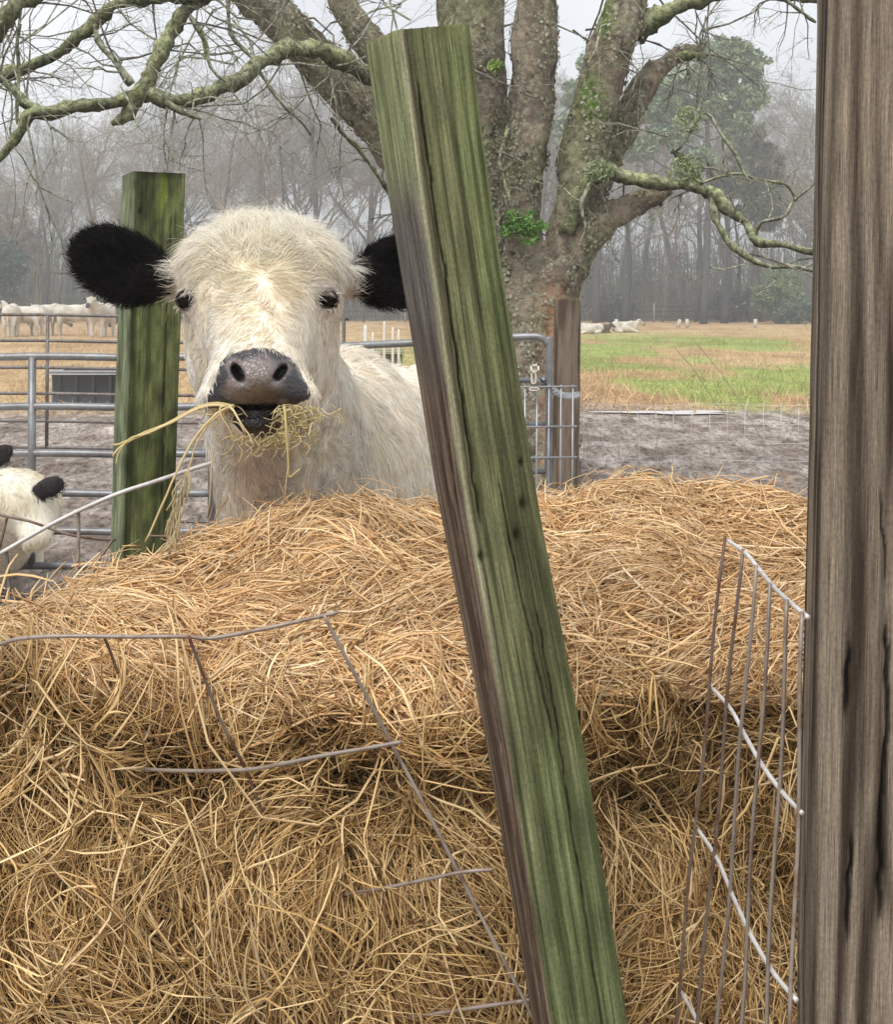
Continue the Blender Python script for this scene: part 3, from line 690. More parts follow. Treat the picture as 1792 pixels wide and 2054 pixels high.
brn = np.exp(-(((u_ - 518) / 40) ** 2 + ((v_ - 785) / 26) ** 2)); nc = nc + (A((.12, .088, .06)) - nc) * brn[:, None]; hl = np.exp(-(((np.abs(u_ - 517) - 38) / 16) ** 2 + ((v_ - 772) / 9) ** 2)); nc = nc + (A((.26, .23, .23)) - nc) * (hl * .7)[:, None]  # brown centre, then wet highlight patches painted into the muzzle colour
nc[v_ > 811] = A((.022, .016, .016))
nos = np.zeros(len(Vb))
for (u, v) in ((474, 748), (562, 746)): du_ = (u_ - u); dv_ = (v_ - v) ; sg_ = 1 if u < 516 else -1; q1 = (du_ * .82 + sg_ * dv_ * -.57) / 9; q2 = (sg_ * du_ * .57 + dv_ * .82) / 19; nos = np.maximum(nos, 1.3 * np.exp(-(q1 ** 4 + q2 ** 4)))
nc = nc * (1 - .93 * np.clip(nos * 1.2, 0, 1))[:, None]
Cb[nm] = nc[nm]
for e in EYES:
    sg_ = 1 if e[0] < -.33 else -1; td = np.linalg.norm((Vb - e - A([sg_ * .018, 0, -.012])) * A([.8, .5, 1.3]), axis=1); Cb[td < .009] = (.05, .03, .025)
    dd_ = np.linalg.norm((Vb - e) * A([1, .6, 1.15]), axis=1); w_ = (1 - sstep(.021, .034, dd_))[:, None]; Cb = Cb + (A((.10, .075, .07)) - Cb) * w_; Cb[dd_ < .0215] = (.02, .012, .010)
calf = empty('white_calf', (-.2, 3.3, 0), 'white shaggy calf with black ears and grey muzzle, chewing hay behind the bale', 'calf')
fmask = nm[Qb].all(1)
bo = make('body', Vb, Qb, M_hide, calf, Cb)
bo.data.materials.append(M_skin); mi = np.zeros(len(Qb), dtype=np.int32); mi[fmask] = 1; bo.data.polygons.foreach_set('material_index', mi)
def uvsphere(c, r, n=24, m=16):
    V = [(math.cos(2 * PI * j / n) * math.sin(PI * i / m), math.sin(2 * PI * j / n) * math.sin(PI * i / m), math.cos(PI * i / m)) for i in range(m + 1) for j in range(n)]
    Q = [[i * n + j, (i + 1) * n + j, (i + 1) * n + (j + 1) % n, i * n + (j + 1) % n] for i in range(m) for j in range(n)]
    return A(V) * A(r) + A(c), A(Q)
for e in EYES:
    V, Q = uvsphere(e + A([0, .004, -.001]), .0185); make('eye', V, Q, M_eye, calf)
    ec = e + A([0, .004, -.001]); tl = -1 if e[0] < -.33 else 1
    V, Q = uvsphere((0, 0, 0), .0200, 48, 32); Rl = rot('y', 14 * tl) @ rot('x', -6)
    up = (V[Q].mean(1) @ Rl)[:, 2]; keep = (up > .0062) | (up < -.0122)
    cl_ = lerpc((.03, .02, .018), (.40, .34, .31), sstep(.0064, .0100, (V @ Rl)[:, 2])); lowc = (V @ Rl)[:, 2] < 0; cl_[lowc] = lerpc((.45, .38, .34), (.03, .02, .018), sstep(-.0160, -.0130, (V @ Rl)[:, 2]))[lowc]
    make('eyelid', V + ec, Q[keep], M_hide, calf, cl_)
    nL = 46; xx = rng.uniform(-.016, .016, nL); yy = -np.sqrt(np.maximum(.0202 ** 2 - xx ** 2 - .0066 ** 2, 1e-6)); q0 = np.stack([xx, yy, np.full(nL, .0066)], 1) @ Rl.T + ec
    dirs = np.stack([xx * 18, np.full(nL, -.75), np.full(nL, -.45) + rng.normal(0, .12, nL)], 1); sL = np.linspace(0, 1, 4)[None, :, None]; LL = rng.uniform(.008, .013, (nL, 1, 1))
    PL = q0[:, None] + dirs[:, None] * sL * LL + A([0, 0, 1.0]) * sL ** 2 * LL * .5
    v, q, c = strands(PL, np.tile(A([.0004, .0003, .0002, .0001]), (nL, 1)), 3, np.tile(A([[.35, .30, .25]]), (nL, 1))); make('eyelashes', v, q, M_hide, calf, c)
def fur(name, N, dens, lenf, flow, lift, radf, parent, sdf, V, Q, K=5, jit=.35, lock=.8, colf=coat_col, seed=0, cv=.16):
    P = sample_mesh(V, Q, N, dens); n = grad(sdf, P); g = flow(P, n); n_ = np.stack([noise(P, lock * 60, seed + k) for k in range(3)], 1)
    n2_ = np.stack([noise(P, lock * 22, seed + 9 + k) for k in range(3)], 1)
    g = g + .9 * n_ + 1.0 * n2_ + rng.normal(0, jit * .6, P.shape); g = unit(g - n * (g * n).sum(1, keepdims=True))
    L = lenf(P) * (.6 + .55 * rng.random(len(P)) + .5 * (rng.random(len(P)) < .06)); li = lift(P) * (.5 + rng.random(len(P)))
    s = np.linspace(0, 1, K)[None, :, None]; cur = unit(np.cross(g, n)) * (.35 * noise(P, lock * 45, seed + 30) + rng.normal(0, .12, len(P)))[:, None]
    X_ = P[:, None] - n[:, None] * .001 + L[:, None, None] * (g[:, None] * s + cur[:, None] * s ** 2 + n[:, None] * (li[:, None, None] * (s - .55 * s ** 2)) * 2)
    C = colf(P) * (1 + cv * rng.normal(size=(len(P), 1))) * (1 + .12 * noise(P, 90, seed + 3))[:, None]; C = np.clip(C, .004, .96)
    R = radf * (.7 + .6 * rng.random(len(P)))[:, None] * A([.9, 1, .85, .6, .15] if K == 5 else np.linspace(1, .2, K))[None]
    v, q, c = strands(X_, R, 2, C); return make(name, v, q, M_fur, parent, c)
WH = (527, 562)
def dens_head(P):
    u, v = proj(P); n_ = nosemask(P); w = np.ones(len(P)); w[n_] = 0
    for e in EYES: w[np.linalg.norm((P - e) * A([1, .6, 1.1]), axis=1) < .021] = 0
    w *= (P[:, 1] < 2.62) * (P[:, 2] > .80); w *= np.where(v < 560, 1.7, 1.0) * np.where(earmask(P) > .5, .9, 1)
    w[P[:, 0] > .02] *= .3
    return w
def flow_head(P, n):
    u, v = proj(P); du = u - WH[0]; dv = v - WH[1]; r = np.hypot(du, dv) + 1e-6
    rad = np.stack([du / r, np.zeros(len(u)), -dv / r], 1)
    down = np.stack([.12 * np.sign(du), np.full(len(u), .2), np.full(len(u), -1.0)], 1)
    w = sstep(15, 75, dv)[:, None]; g = rad * (1 - w) + down * w
    up = (dv < 0)[:, None] * 1.0; side = np.stack([np.sign(du) * sstep(60, 160, np.abs(du)), np.zeros(len(u)), -.5 * sstep(80, 170, np.abs(du))], 1); g = g + up * side * 1.3
    e = earmask(P)[:, None] > .5; out = np.stack([np.where(u < 500, -1.0, 1.0), np.zeros(len(u)), -.35 + .9 * sstep(40, -40, v - 540)], 1); g = np.where(e, out, g)
    ch = (P[:, 1] > 2.45)[:, None] & ~e & (v > 640)[:, None]; g = np.where(ch, A([[0.05, .25, -1.0]]), g)
    return g
def len_head(P):
    u, v = proj(P); L = np.interp(v, [410, 500, 560, 620, 700, 900], [.042, .046, .032, .022, .018, .026])
    L = np.where(np.abs(u - 527) > 155, np.maximum(L, .032), L); L = np.where(earmask(P) > .5, .021, L)
    for e in EYES: L = np.minimum(L, .006 + .35 * np.linalg.norm(P - e, axis=1))
    return L
lift_head = lambda P: np.interp(proj(P)[1], [410, 480, 540, 600, 900], [.15, .15, .17, .15, .18]) + .16 * (earmask(P) > .5)
fur('head_fur', 90000, dens_head, len_head, flow_head, lift_head, .00062, calf, calf_sdf, Vb, Qb, seed=100)
flow_body = lambda P, n: np.stack([np.full(len(P), .18), np.full(len(P), .35), np.full(len(P), -1.0)], 1)
def dens_body(P):
    return ((P[:, 1] >= 2.58) & (P[:, 1] < 3.5) & (P[:, 2] > .70)) * 1.0 + ((P[:, 1] >= 3.5) | ((P[:, 2] <= .7) & (P[:, 1] > 2.5))) * .08
fur('body_fur', 60000, dens_body, lambda P: np.full(len(P), .042), flow_body, lambda P: np.full(len(P), .16), .0009, calf, calf_sdf, Vb, Qb, seed=200, lock=.5)
def dens_top(P):
    u, v = proj(P); return dens_head(P) * (v < 500) * (np.abs(u - 527) < 150) * (earmask(P) < .5) + 1e-9
fur('topknot', 3000, dens_top, lambda P: np.full(len(P), .060), flow_head, lambda P: np.full(len(P), .26), .00050, calf, calf_sdf, Vb, Qb, seed=700, K=6, cv=.1)
fur('ear_fringe', 2600, lambda P: (earmask(P) > .5) * (P[:, 1] < 2.6) + 1e-9, lambda P: np.full(len(P), .034), flow_head, lambda P: np.full(len(P), .3), .00055, calf, calf_sdf, Vb, Qb, seed=720, K=5, colf=lambda P: np.tile(A([[.03, .024, .022]]), (len(P), 1)))
# tail
tb = MB(); tb.tube(spline([(-.10, 4.42, 1.02), (-.10, 4.49, .9), (-.09, 4.5, .6), (-.09, 4.49, .42)], 16), np.linspace(.03, .018, 16), 8, (.75, .68, .56)); tb.build('tail', M_hide, calf)

# hay held in the mouth
def wisp(cl, r, n=14, jit=.0):
    p = spline(atm(cl), n); p = p + jit * np.stack([noise(p, 60, 5), noise(p, 60, 6), noise(p, 60, 7)], 1); return p
hw = MB(); PALE = [(.62, .50, .27), (.70, .58, .34), (.54, .44, .20), (.60, .52, .24)]
for cl, r in (([(470, 815, 2.11), (412, 812, 2.12), (350, 842, 2.13), (290, 868, 2.14), (245, 890, 2.15), (225, 893, 2.15)], .0034),
              ([(470, 818, 2.11), (412, 815, 2.115), (345, 846, 2.125), (285, 873, 2.13), (243, 896, 2.14), (226, 915, 2.14)], .0024),
              ([(300, 868, 2.13), (262, 880, 2.13), (240, 905, 2.13), (232, 930, 2.13)], .0018),
              ([(470, 812, 2.11), (430, 832, 2.1), (385, 885, 2.09), (350, 955, 2.08), (318, 1030, 2.08), (292, 1085, 2.08)], .0026),
              ([(465, 815, 2.11), (425, 845, 2.11), (398, 880, 2.12), (372, 960, 2.12), (352, 1040, 2.12)], .0020),
              ([(455, 815, 2.11), (440, 850, 2.11), (430, 900, 2.12), (424, 960, 2.12), (418, 1030, 2.13)], .0016),
              ([(570, 812, 2.10), (572, 850, 2.085), (576, 900, 2.085), (580, 955, 2.09), (600, 940, 2.09)], .0022),
              ([(572, 812, 2.10), (578, 900, 2.09), (574, 980, 2.10), (570, 1005, 2.12)], .0014),
              ([(462, 812, 2.10), (475, 835, 2.085), (492, 862, 2.085), (505, 890, 2.09)], .0020),
              ([(455, 812, 2.10), (440, 820, 2.09), (452, 850, 2.085), (470, 880, 2.09)], .0016)):
    hw.tube(wisp(cl, r, 18, .002), r * np.linspace(1, .6, 18), 6, random.choice(PALE))
for i in range(200):                                                                # ragged clump round the lips
    u0 = rng.choice([rng.normal(600, 26), rng.normal(560, 15), rng.normal(450, 14), rng.normal(515, 32)], p=[.5, .2, .12, .18])
    lo = 872 if 470 < u0 < 560 else (812 if u0 < 470 else 815)
    v0 = lo + abs(rng.normal(0, 10)) if u0 < 560 else 812 + abs(rng.normal(0, 28)); D = 2.13 if u0 > 560 else 2.15
    D = D - .03 + .012 * rng.random(); a = rng.uniform(-.6, 3.7); L = rng.uniform(14, 52)
    cl = [(u0, v0, D), (u0 + L * .5 * math.cos(a) + rng.normal(0, 5), v0 + abs(L * .5 * math.sin(a)) + rng.normal(0, 4), D - .006), (u0 + L * .9 * math.cos(a + .5), v0 + abs(L * .9 * math.sin(a + .5)), D + rng.normal(0, .008))]
    hw.tube(spline(atm(cl), 7), .0009 * rng.uniform(.6, 1.4), 4, A(random.choice(PALE)) * rng.uniform(.6, 1.1))
for i in range(34):                                                                # seed head dangling to the hay
    t = i / 34; u0 = 372 - 28 * t + rng.normal(0, 5); v0 = 945 + 130 * t
    cl = [(u0, v0, 2.10), (u0 - 5 + rng.normal(0, 6), v0 + 28, 2.095), (u0 - 10 + rng.normal(0, 8), v0 + 52, 2.10)]
    hw.tube(spline(atm(cl), 5), .0016, 4, A((.50, .42, .25)) * rng.uniform(.6, 1.15))
o = hw.build('hay_wisp', M_straw); tag(o, 'pale dangling stalks of hay held in the white calf\'s mouth', 'hay')

# ------------------------------------------------------------------ wire panels
# bent panel pressed into the front of the bale
wp = empty('bent_wire_panel', tuple(at(600, 1500, 1.45)), 'rusty bent wire panel with wide squares sunk into the front of the hay', 'wire panel')
WR = [
    ([(-60, 1300, 1.60), (0, 1292, 1.54), (40, 1281, 1.50), (120, 1276, 1.49), (250, 1277, 1.49), (370, 1277, 1.49), (425, 1280, 1.49), (520, 1263, 1.49), (600, 1246, 1.49), (678, 1228, 1.49)], .0024),
    ([(208, 1276, 1.492), (222, 1310, 1.53), (236, 1350, 1.62)], .0019),
    ([(378, 1276, 1.486), (410, 1360, 1.50), (440, 1440, 1.515), (470, 1500, 1.53), (500, 1560, 1.58)], .0021),
    ([(650, 1234, 1.486), (700, 1330, 1.490), (740, 1405, 1.493), (790, 1500, 1.497), (850, 1612, 1.49), (920, 1750, 1.48), (1000, 1905, 1.46), (1080, 2062, 1.44), (1160, 2240, 1.42)], .0022),
    ([(230, 1538, 1.66), (330, 1545, 1.60), (430, 1546, 1.555), (520, 1541, 1.52), (640, 1517, 1.495), (740, 1500, 1.485), (806, 1488, 1.48)], .0024),
    ([(440, 1795, 1.64), (540, 1802, 1.59), (640, 1799, 1.56), (760, 1783, 1.51), (860, 1763, 1.48), (930, 1749, 1.468), (990, 1744, 1.462)], .0022),
    ([(640, 2060, 1.60), (740, 2050, 1.55), (850, 2036, 1.49), (960, 2020, 1.465), (1078, 2004, 1.448)], .0024),
    ([(500, 1560, 1.58), (545, 1680, 1.60), (600, 1800, 1.575), (660, 1920, 1.60), (720, 2052, 1.56)], .0020)]
for i, (cl, r) in enumerate(WR):
    b = MB(); b.tube(spline(atm(cl), 60), r, 8); b.build('wire', M_wire if i in (0, 3, 4, 5, 6) else M_rusty, wp)
# edge-on cattle panel at right
cp = empty('upright_wire_panel', tuple(at(1480, 1500, 1.6)), 'upright galvanised wire panel seen almost edge on beside the brown post', 'wire panel')
tops = [(1454, 1083), (1488.6, 1108), (1516, 1141.5), (1546, 1177.6), (1582, 1211), (1612, 1236)]; bots = [1355.6, 1400, 1441, 1487, 1538, 1588]
Ds = [1.56 * 478 / (v - 605) for _, v in tops]
def wpt(i, z):
    D = Ds[i]; v = V0 - (z - CAMZ) * F / D; u = tops[i][0] + (bots[i] - tops[i][0]) * (v - tops[i][1]) / (2052 - tops[i][1]); return at(u, v, D)
ztop = CAMZ - 478 / F * 1.56
for i in range(6):
    b = MB(); b.tube([wpt(i, z) + A([.0015 * math.sin(z * 20 + i), 0, 0]) for z in np.linspace(ztop + .004, .12, 24)], .0021, 8); b.build('wire', M_rusty if i in (0, 1) else M_wire, cp)
for z in (ztop, .785, .615, .42, .23):
    b = MB(); b.tube(spline([wpt(i, z) + A([0.0035, -.0035, 0]) for i in range(6)], 40), .0024, 8); b.build('wire', M_pale, cp)

# bent wire panel behind the bale at left, pale top strand crossing the mossy post
lw = empty('sagging_wire_panel', tuple(at(200, 1050, 2.6)), 'pale sagging wire netting crossing the mossy post at left, above the hay', 'wire panel')
for cl, r, m in (([(-60, 1140, 2.62), (0, 1110, 2.62), (110, 1048, 2.62), (222, 996, 2.62), (310, 966, 2.62), (400, 936, 2.60), (440, 925, 2.56)], .0045, M_pale),
                 ([(-20, 1028, 2.66), (14, 1036, 2.66), (60, 1046, 2.66), (130, 1070, 2.66), (180, 1079, 2.66), (232, 1083, 2.66)], .003, M_rusty),
                 ([(157, 1025, 2.625), (157, 1100, 2.62), (152, 1180, 2.6), (150, 1300, 2.5)], .0036, M_wire),
                 ([(12, 1104, 2.625), (18, 1180, 2.62), (20, 1280, 2.6)], .004, M_pipe2),
                 ([(14, 1036, 2.66), (2, 1085, 2.66), (-10, 1130, 2.66)], .003, M_rusty),
                 ([(226, 1082, 2.66), (195, 1130, 2.63), (170, 1180, 2.6)], .003, M_rusty),
                 ([(345, 1046, 2.66), (400, 1047, 2.66), (462, 1047, 2.66)], .0028, M_pipe2),
                 ([(300, 1075, 2.64), (380, 1076, 2.62), (460, 1070, 2.6)], .0025, M_rusty),
                 ([(452, 1040, 2.66), (456, 1090, 2.64), (455, 1150, 2.6)], .0028, M_pipe2)):
    b = MB(); b.tube(spline(atm(cl), 30), r, 8); b.build('wire', m, lw)

# ------------------------------------------------------------------ pipe gates
def gate(name, label, rails, D, u0, u1, uprights, mat, r, slope=0.0, group=None, vb=None):
    g = empty(name, tuple(at((u0 + u1) / 2, 700, D)[:2]) + (0,), label, 'gate', group)
    for v in rails:
        b = MB(); b.tube([at(u, v + slope * (u - 100), D) + A([0, 0, .003 * math.sin(u / 60)]) for u in np.linspace(u0, u1, 12)], r, 12); b.build('rail', mat, g)
    for u, v0, v1 in uprights:
        b = MB(); b.tube([at(u, v0, D - .001), at(u - 2, v1, D - .001)], r * 1.08, 12); b.build('upright', mat, g)
    return g
gate('livestock_panel', 'grey pipe livestock panel nearest behind the mossy post, wider rails', [716, 816, 910, 990, 1066, 1136], 5.6, -420, 462, [(-415, 716, 1136), (64, 716, 1136), (426, 716, 1136)], M_pipe, .0165)
gate('livestock_panel', 'thin pipe livestock panel farther back, taller, in front of the grey trough', [632, 684, 738, 790, 845, 898], 9.5, -420, 700, [(-410, 632, 898), (95, 632, 898), (690, 636, 905)], M_pipe2, .0125, .012)
# gate with round corner in front of the tree
rg = empty('round_cornered_gate', tuple(at(900, 700, 5.3)[:2]) + (0,), 'galvanised gate with a rounded corner and netting in front of the big tree', 'gate')
b = MB(); b.tube(spline(atm([(620, 698, 5.5), (735, 692, 5.45), (822, 688, 5.4), (1000, 678, 5.35), (1060, 675, 5.33), (1085, 677, 5.32), (1098, 690, 5.32), (1102, 720, 5.32), (1100, 1180, 5.32)]), 70), .0155, 12); b.build('frame', M_pipe, rg)
for vl, vr in ((770, 762), (862, 850), (960, 945), (1060, 1040)):
    b = MB(); b.tube([at(620, vl, 5.5), at(1100, vr, 5.32)], .011, 10); b.build('rail', M_pipe, rg)
for i in range(14):
    u = 1150 - i * 24; b = MB(); b.tube([at(u, 772, 5.30), at(u - 3, 1150, 5.30)], .0036, 6); b.build('mesh_wire', M_galv, rg)
for v in (775, 855, 917, 985, 1050):
    b = MB(); b.tube([at(820, v + 3, 5.296), at(1158, v, 5.296)], .0040, 6); b.build('mesh_wire', M_galv, rg)
tw = MB()
for ph in (0, PI):
    s = np.linspace(0, 1, 50); base = at(1085, 762, 5.28) + (at(1160, 792, 6.1) - at(1085, 762, 5.28)) * s[:, None]
    base[:, 0] += .012 * np.cos(s * 40 + ph); base[:, 2] += .012 * np.sin(s * 40 + ph) - .03 * np.sin(s * PI); tw.tube(base, .006, 6)
tag(tw.build('twisted_wire', M_galv), 'twisted wire tying the round cornered gate to the round brown post', 'wire')
ins = MB(); ins.box(at(1073, 738, 5.27), (.036, .03, .034), (.8, .75, .64), bev=.008); ins.box(at(1071, 758, 5.27), (.022, .022, .05), (.74, .68, .56), bev=.005); ins.box(at(1072, 780, 5.265), (.04, .02, .016), (.8, .75, .64), bev=.004)
tag(ins.build('insulator', M_plastic), 'small cream plastic insulator on top of the gate netting', 'insulator')
# pale stakes and green feed pan behind the calf
for i, (u, v0, v1, lab) in enumerate(((733, 652, 700, 'thick pale plastic stake nearest the calf\'s cheek behind the gate'), (748, 667, 700, 'short pale plastic stake second from the calf\'s cheek'), (771, 644, 700, 'tallest pale plastic stake behind the gate rail'), (788, 656, 700, 'thin pale plastic stake beside the tallest one'), (800, 660, 700, 'pale plastic stake nearest the leaning post'))):
    g_ = at(u, v1, 7.0)[:2]; b = MB(); w = .008 if i else .012
    b.tube([(g_[0], g_[1], 0), (g_[0], g_[1], at(u, v0 + 8, 7)[2]), tuple(at(u, v0, 7))], [w, w, w * .45], 10, (.74, .70, .60)); b.tube([(g_[0] - .04, g_[1], .3), (g_[0] + .04, g_[1], .3)], .008, 6, (.7, .66, .56))
    tag(b.build('fence_stake', M_plastic), lab, 'stake', 'pale plastic stakes behind the gate')
ft = empty('feed_trough', tuple(at(765, 720, 7.6)[:2]) + (0,), 'pale green plastic feed trough on legs behind the calf\'s back', 'trough')
b = MB(); c_ = at(745, 722, 7.6)
b.box(c_, (.36, .22, .09), (.50, .50, .26), bev=.02); b.box(c_ + A([0, 0, .05]), (.40, .26, .02), (.58, .56, .32), bev=.008); b.build('tray', M_plastic, ft)
for sx in (-1, 1):
    for sy in (-1, 1):
        b = MB(); b.tube([c_ + A([sx * .14, sy * .08, -.04]), (c_[0] + sx * .17, c_[1] + sy * .1, 0)], .014, 8, (.4, .42, .25)); b.build('leg', M_plastic, ft)

# grey water trough
wt = empty('water_trough', tuple(at(185, 805, 15.5)[:2]) + (0,), 'grey rectangular water trough with a pale rim behind the pipe panels', 'trough')
c_ = at(182, 770, 15.5); Wd, Hh = .80, .40; c_[2] = .205
b = MB(); b.box(c_, (Wd, .5, Hh), (.16, .18, .21), bev=.02)
for k in range(4): b.box(c_ + A([-.3 + .2 * k, -.255, 0]), (.02, .02, Hh * .9), (.13, .145, .17), bev=.004)
b.build('tub', M_plastic, wt)
b = MB()
for sy in (-1, 1): b.box(c_ + A([0, sy * .25, Hh / 2 + .01]), (Wd + .06, .06, .05), (.55, .58, .62), bev=.012)
for sx in (-1, 1): b.box(c_ + A([sx * (Wd / 2), 0, Hh / 2 + .01]), (.06, .44, .046), (.55, .58, .62), bev=.012)
b.build('rim', M_plastic, wt)

# ------------------------------------------------------------------ woven wire fence in the mud, far fence
wf = empty('woven_wire_fence', tuple(at(1400, 900, 9.8)[:2]) + (0,), 'thin faded woven wire fence standing in the grey mud at right', 'fence')
for i in range(22):
    u = 1172 + i * 36; b = MB(); b.tube([at(u, 812 + 4 * math.sin(i), 9.8), at(u + 3 * math.sin(i * 2), 928, 9.8)], .0026, 5); b.build('wire', M_pale, wf)
for v in (812, 850, 888, 925):
    b = MB(); b.tube([at(u, v + 2 * math.sin(u / 40), 9.79) for u in np.linspace(1165, 1950, 40)], .0022, 5); b.build('wire', M_pale, wf)
for i, (cl, lab) in enumerate((([(1389, 678), (1420, 715), (1468, 778)], 'thin slanting brace wire farther right in the field'), ([(1353, 696), (1395, 745), (1443, 818)], 'thin slanting brace wire farther left in the field'))):
    b = MB(); b.tube(spline(atm([(u, v, 12) for u, v in cl] + [(cl[-1][0] + 60, 880, 12)]), 12), .0035, 5); tag(b.build('brace_wire', M_wire), lab, 'wire', 'slanting brace wires')
ff = empty('far_fence', tuple(at(1400, 650, 78)[:2]) + (0,), 'dark low fence line with pale post tops along the far edge of the field', 'fence')
zt = .95
for i in range(34):
    x = -40 + i * 2.5; b = MB(); b.tube([(x, 78, 0), (x, 78, 1.15)], .05, 6, (.42, .40, .36) if i % 3 == 0 else (.10, .08, .07)); b.build('post', M_far, ff)
for z in (.35, .65, .95):
    b = MB(); b.tube([(x, 78.06, z + .02 * math.sin(x)) for x in np.linspace(-40, 43, 60)], .028, 5, (.10, .075, .065)); b.build('rail', M_far, ff)
for u, v0, lab in ((1237, 640, 'pale far field post left of the others'), (1360, 641, 'pale slanted far field post by the lying calves'), (1379, 640, 'short pale far field post right of the slanted one'), (1516, 640, 'white topped far field post nearest the brown post')):
    p = at(u, 660, 62); b = MB(); b.tube([(p[0], 62, 0), (p[0] + (.12 if u == 1360 else 0), 62, at(u, v0, 62)[2])], .09, 7, (.6, .56, .48)); tag(b.build('field_post', M_far), lab, 'post', 'pale posts far in the field')

# ------------------------------------------------------------------ distant cattle
def cow_mesh(pose):
    def f(P):
        lie = pose == 'lie'; zb = .33 if lie else .82
        d = ell(P, (0, 0, zb), (.68, .27, .32)); d = smin(d, ell(P, (.45, 0, zb + .03), (.34, .26, .34)), .1); d = smin(d, ell(P, (-.5, 0, zb + .05), (.30, .25, .28)), .1)
        hx, hz = (1.0, .62) if lie else ((1.05, .50) if pose == 'graze' else (1.02, 1.18))
        d = smin(d, cone(P, (.62, 0, zb + .1), (hx - .1, 0, hz + .06), .2, .12), .08); d = smin(d, cone(P, (hx - .1, 0, hz + .05), (hx + .18, 0, hz - .14), .12, .075), .05)
        for s in (-1, 1): d = smin(d, ell(P, (hx - .1, s * .18, hz + .1), (.04, .10, .05)), .02)
        if lie:
            for s in (-1, 1): d = smin(d, cone(P, (.45, s * .22, .14), (.75, s * .24, .08), .09, .06), .05); d = smin(d, cone(P, (-.45, s * .25, .16), (-.15, s * .3, .08), .13, .06), .05)
        else:
            for sx, s in ((.5, -1), (.45, 1), (-.55, -1), (-.5, 1)):
                kx = sx - (.06 if sx < 0 else -.0); d = smin(d, cone(P, (sx, s * .14, .65), (kx, s * .15, .36), .13, .065), .05); d = smin(d, cone(P, (kx, s * .15, .36), (kx + .02, s * .15, .03), .062, .05), .03)
            d = smin(d, cone(P, (-.78, 0, .98), (-.84, 0, .4), .035, .04), .03)
        return d
    V, Q = nets(f, np.arange(-1.0, 1.45, .04), np.arange(-.42, .43, .04), np.arange(-.04, 1.45, .04))
    blk = (np.abs(V[:, 1]) > .17) & (V[:, 0] > .8) & (V[:, 2] > V[:, 2].max() * 0 + .4); C = lerpc((.44, .40, .33), (.72, .68, .60), np.clip(.55 + .7 * fbm(V, 4, 3, 5), 0, 1)); C[blk] = .03
    C[V[:, 0] > 1.17] = (.08, .07, .07)
    return V, Q, C
cm = {k: cow_mesh(k) for k in ('graze', 'stand', 'lie')}
cmesh = {}
def cow(pose, u, vfeet, D, yaw, scale, label, group, brown=False):
    V, Q, C = cm[pose]
    if brown: C = np.where((V[:, :1] > -.25) & (V[:, :1] < 1.3), A([[.10, .07, .05]]), C) if brown == 1 else C
    key = (pose, bool(brown)); p = at(u, vfeet, D)
    root = empty('cow', (p[0], D, 0), label, 'cow', group)
    R = rot('z', yaw) * scale
    make('body', V @ R.T + A(root.location), Q, M_far, root, C)
H = 'white cattle standing beyond the pens'
cow('graze', 22, 670, 46, 100, 1.0, 'white cow farthest left in the far herd, cropped by the frame edge', H)
cow('stand', 50, 668, 47, 170, .95, 'white cow second from left in the far herd, seen side on', H)
cow('graze', 92, 668, 48, 60, 1.0, 'white cow in the middle of the far herd with its head down', H)
cow('graze', 152, 666, 48, 15, 1.0, 'white cow at the right end of the tight far group', H)
cow('stand', 205, 662, 46, 262, 1.05, 'white cow facing forward alone beside the mossy post', H)
cow('lie', 1187, 672, 50, 190, .62, 'white and brown calf lying in the field nearest the round post', 'cattle lying in the right field')
cow('lie', 1204, 672, 51, 10, .52, 'small dark brown calf lying against the white and brown one', 'cattle lying in the right field', 1)
cow('lie', 1252, 670, 52, 5, .70, 'all white calf lying alone in the right field', 'cattle lying in the right field')

# small calf at lower left
SH = at(45, 1000, 4.9)
EA = rot('y', 35); EB = rot('y', 35)
def lamb(P):
    c = SH
    d = ell(P, c + A([-.02, 0, -.01]), (.155, .16, .115), rot('y', 22)); d = smin(d, cone(P, c + A([.03, .05, -.05]), c + A([.085, -.12, -.12]), .085, .055), .05)
    d = smin(d, cone(P, c + A([-.06, .12, -.06]), c + A([-.32, .5, -.22]), .13, .20), .08); d = smin(d, ell(P, c + A([-.42, .75, -.22]), (.24, .50, .22)), .1)
    for sx, sy in ((-.52, .45), (-.28, .45), (-.55, 1.1), (-.3, 1.1)):
        d = smin(d, cone(P, (c[0] + sx, c[1] + sy, .32), (c[0] + sx, c[1] + sy - .02, .16), .075, .042), .04); d = smin(d, cone(P, (c[0] + sx, c[1] + sy - .02, .16), (c[0] + sx, c[1] + sy, .02), .04, .036), .02)
    for e, R in LE: d = smin(d, ell(P, e, (.062, .022, .038), R), .012)
    return d
LE = ((at(98, 977, 4.82), rot('y', -22)), (at(-2, 915, 4.95), rot('y', -38)))
Vl, Ql = nets(lamb, np.arange(SH[0] - .85, SH[0] + .32, .011), np.concatenate([np.arange(4.6, 5.2, .012), np.arange(5.2, 6.4, .03)]), np.arange(-.01, .85, .012))
def lcol(P):
    C = lerpc((.74, .68, .54), (.84, .80, .70), np.clip(.5 + fbm(P, 12, 3, 3), 0, 1))
    for e, R in LE: C[ell(P, e, (.066, .03, .042), R) < .004] = (.035, .028, .03)
    return C
lc = empty('small_calf', (SH[0] - .3, 5.5, 0), 'cream calf with dark ears at the lower left edge behind the wire', 'calf')
make('body', Vl, Ql, M_hide, lc, lcol(Vl))
for dx in (-.03, .115):
    e = SH + A([dx, -.155 + (.03 if dx > 0 else 0), .01]); 
    hit = None
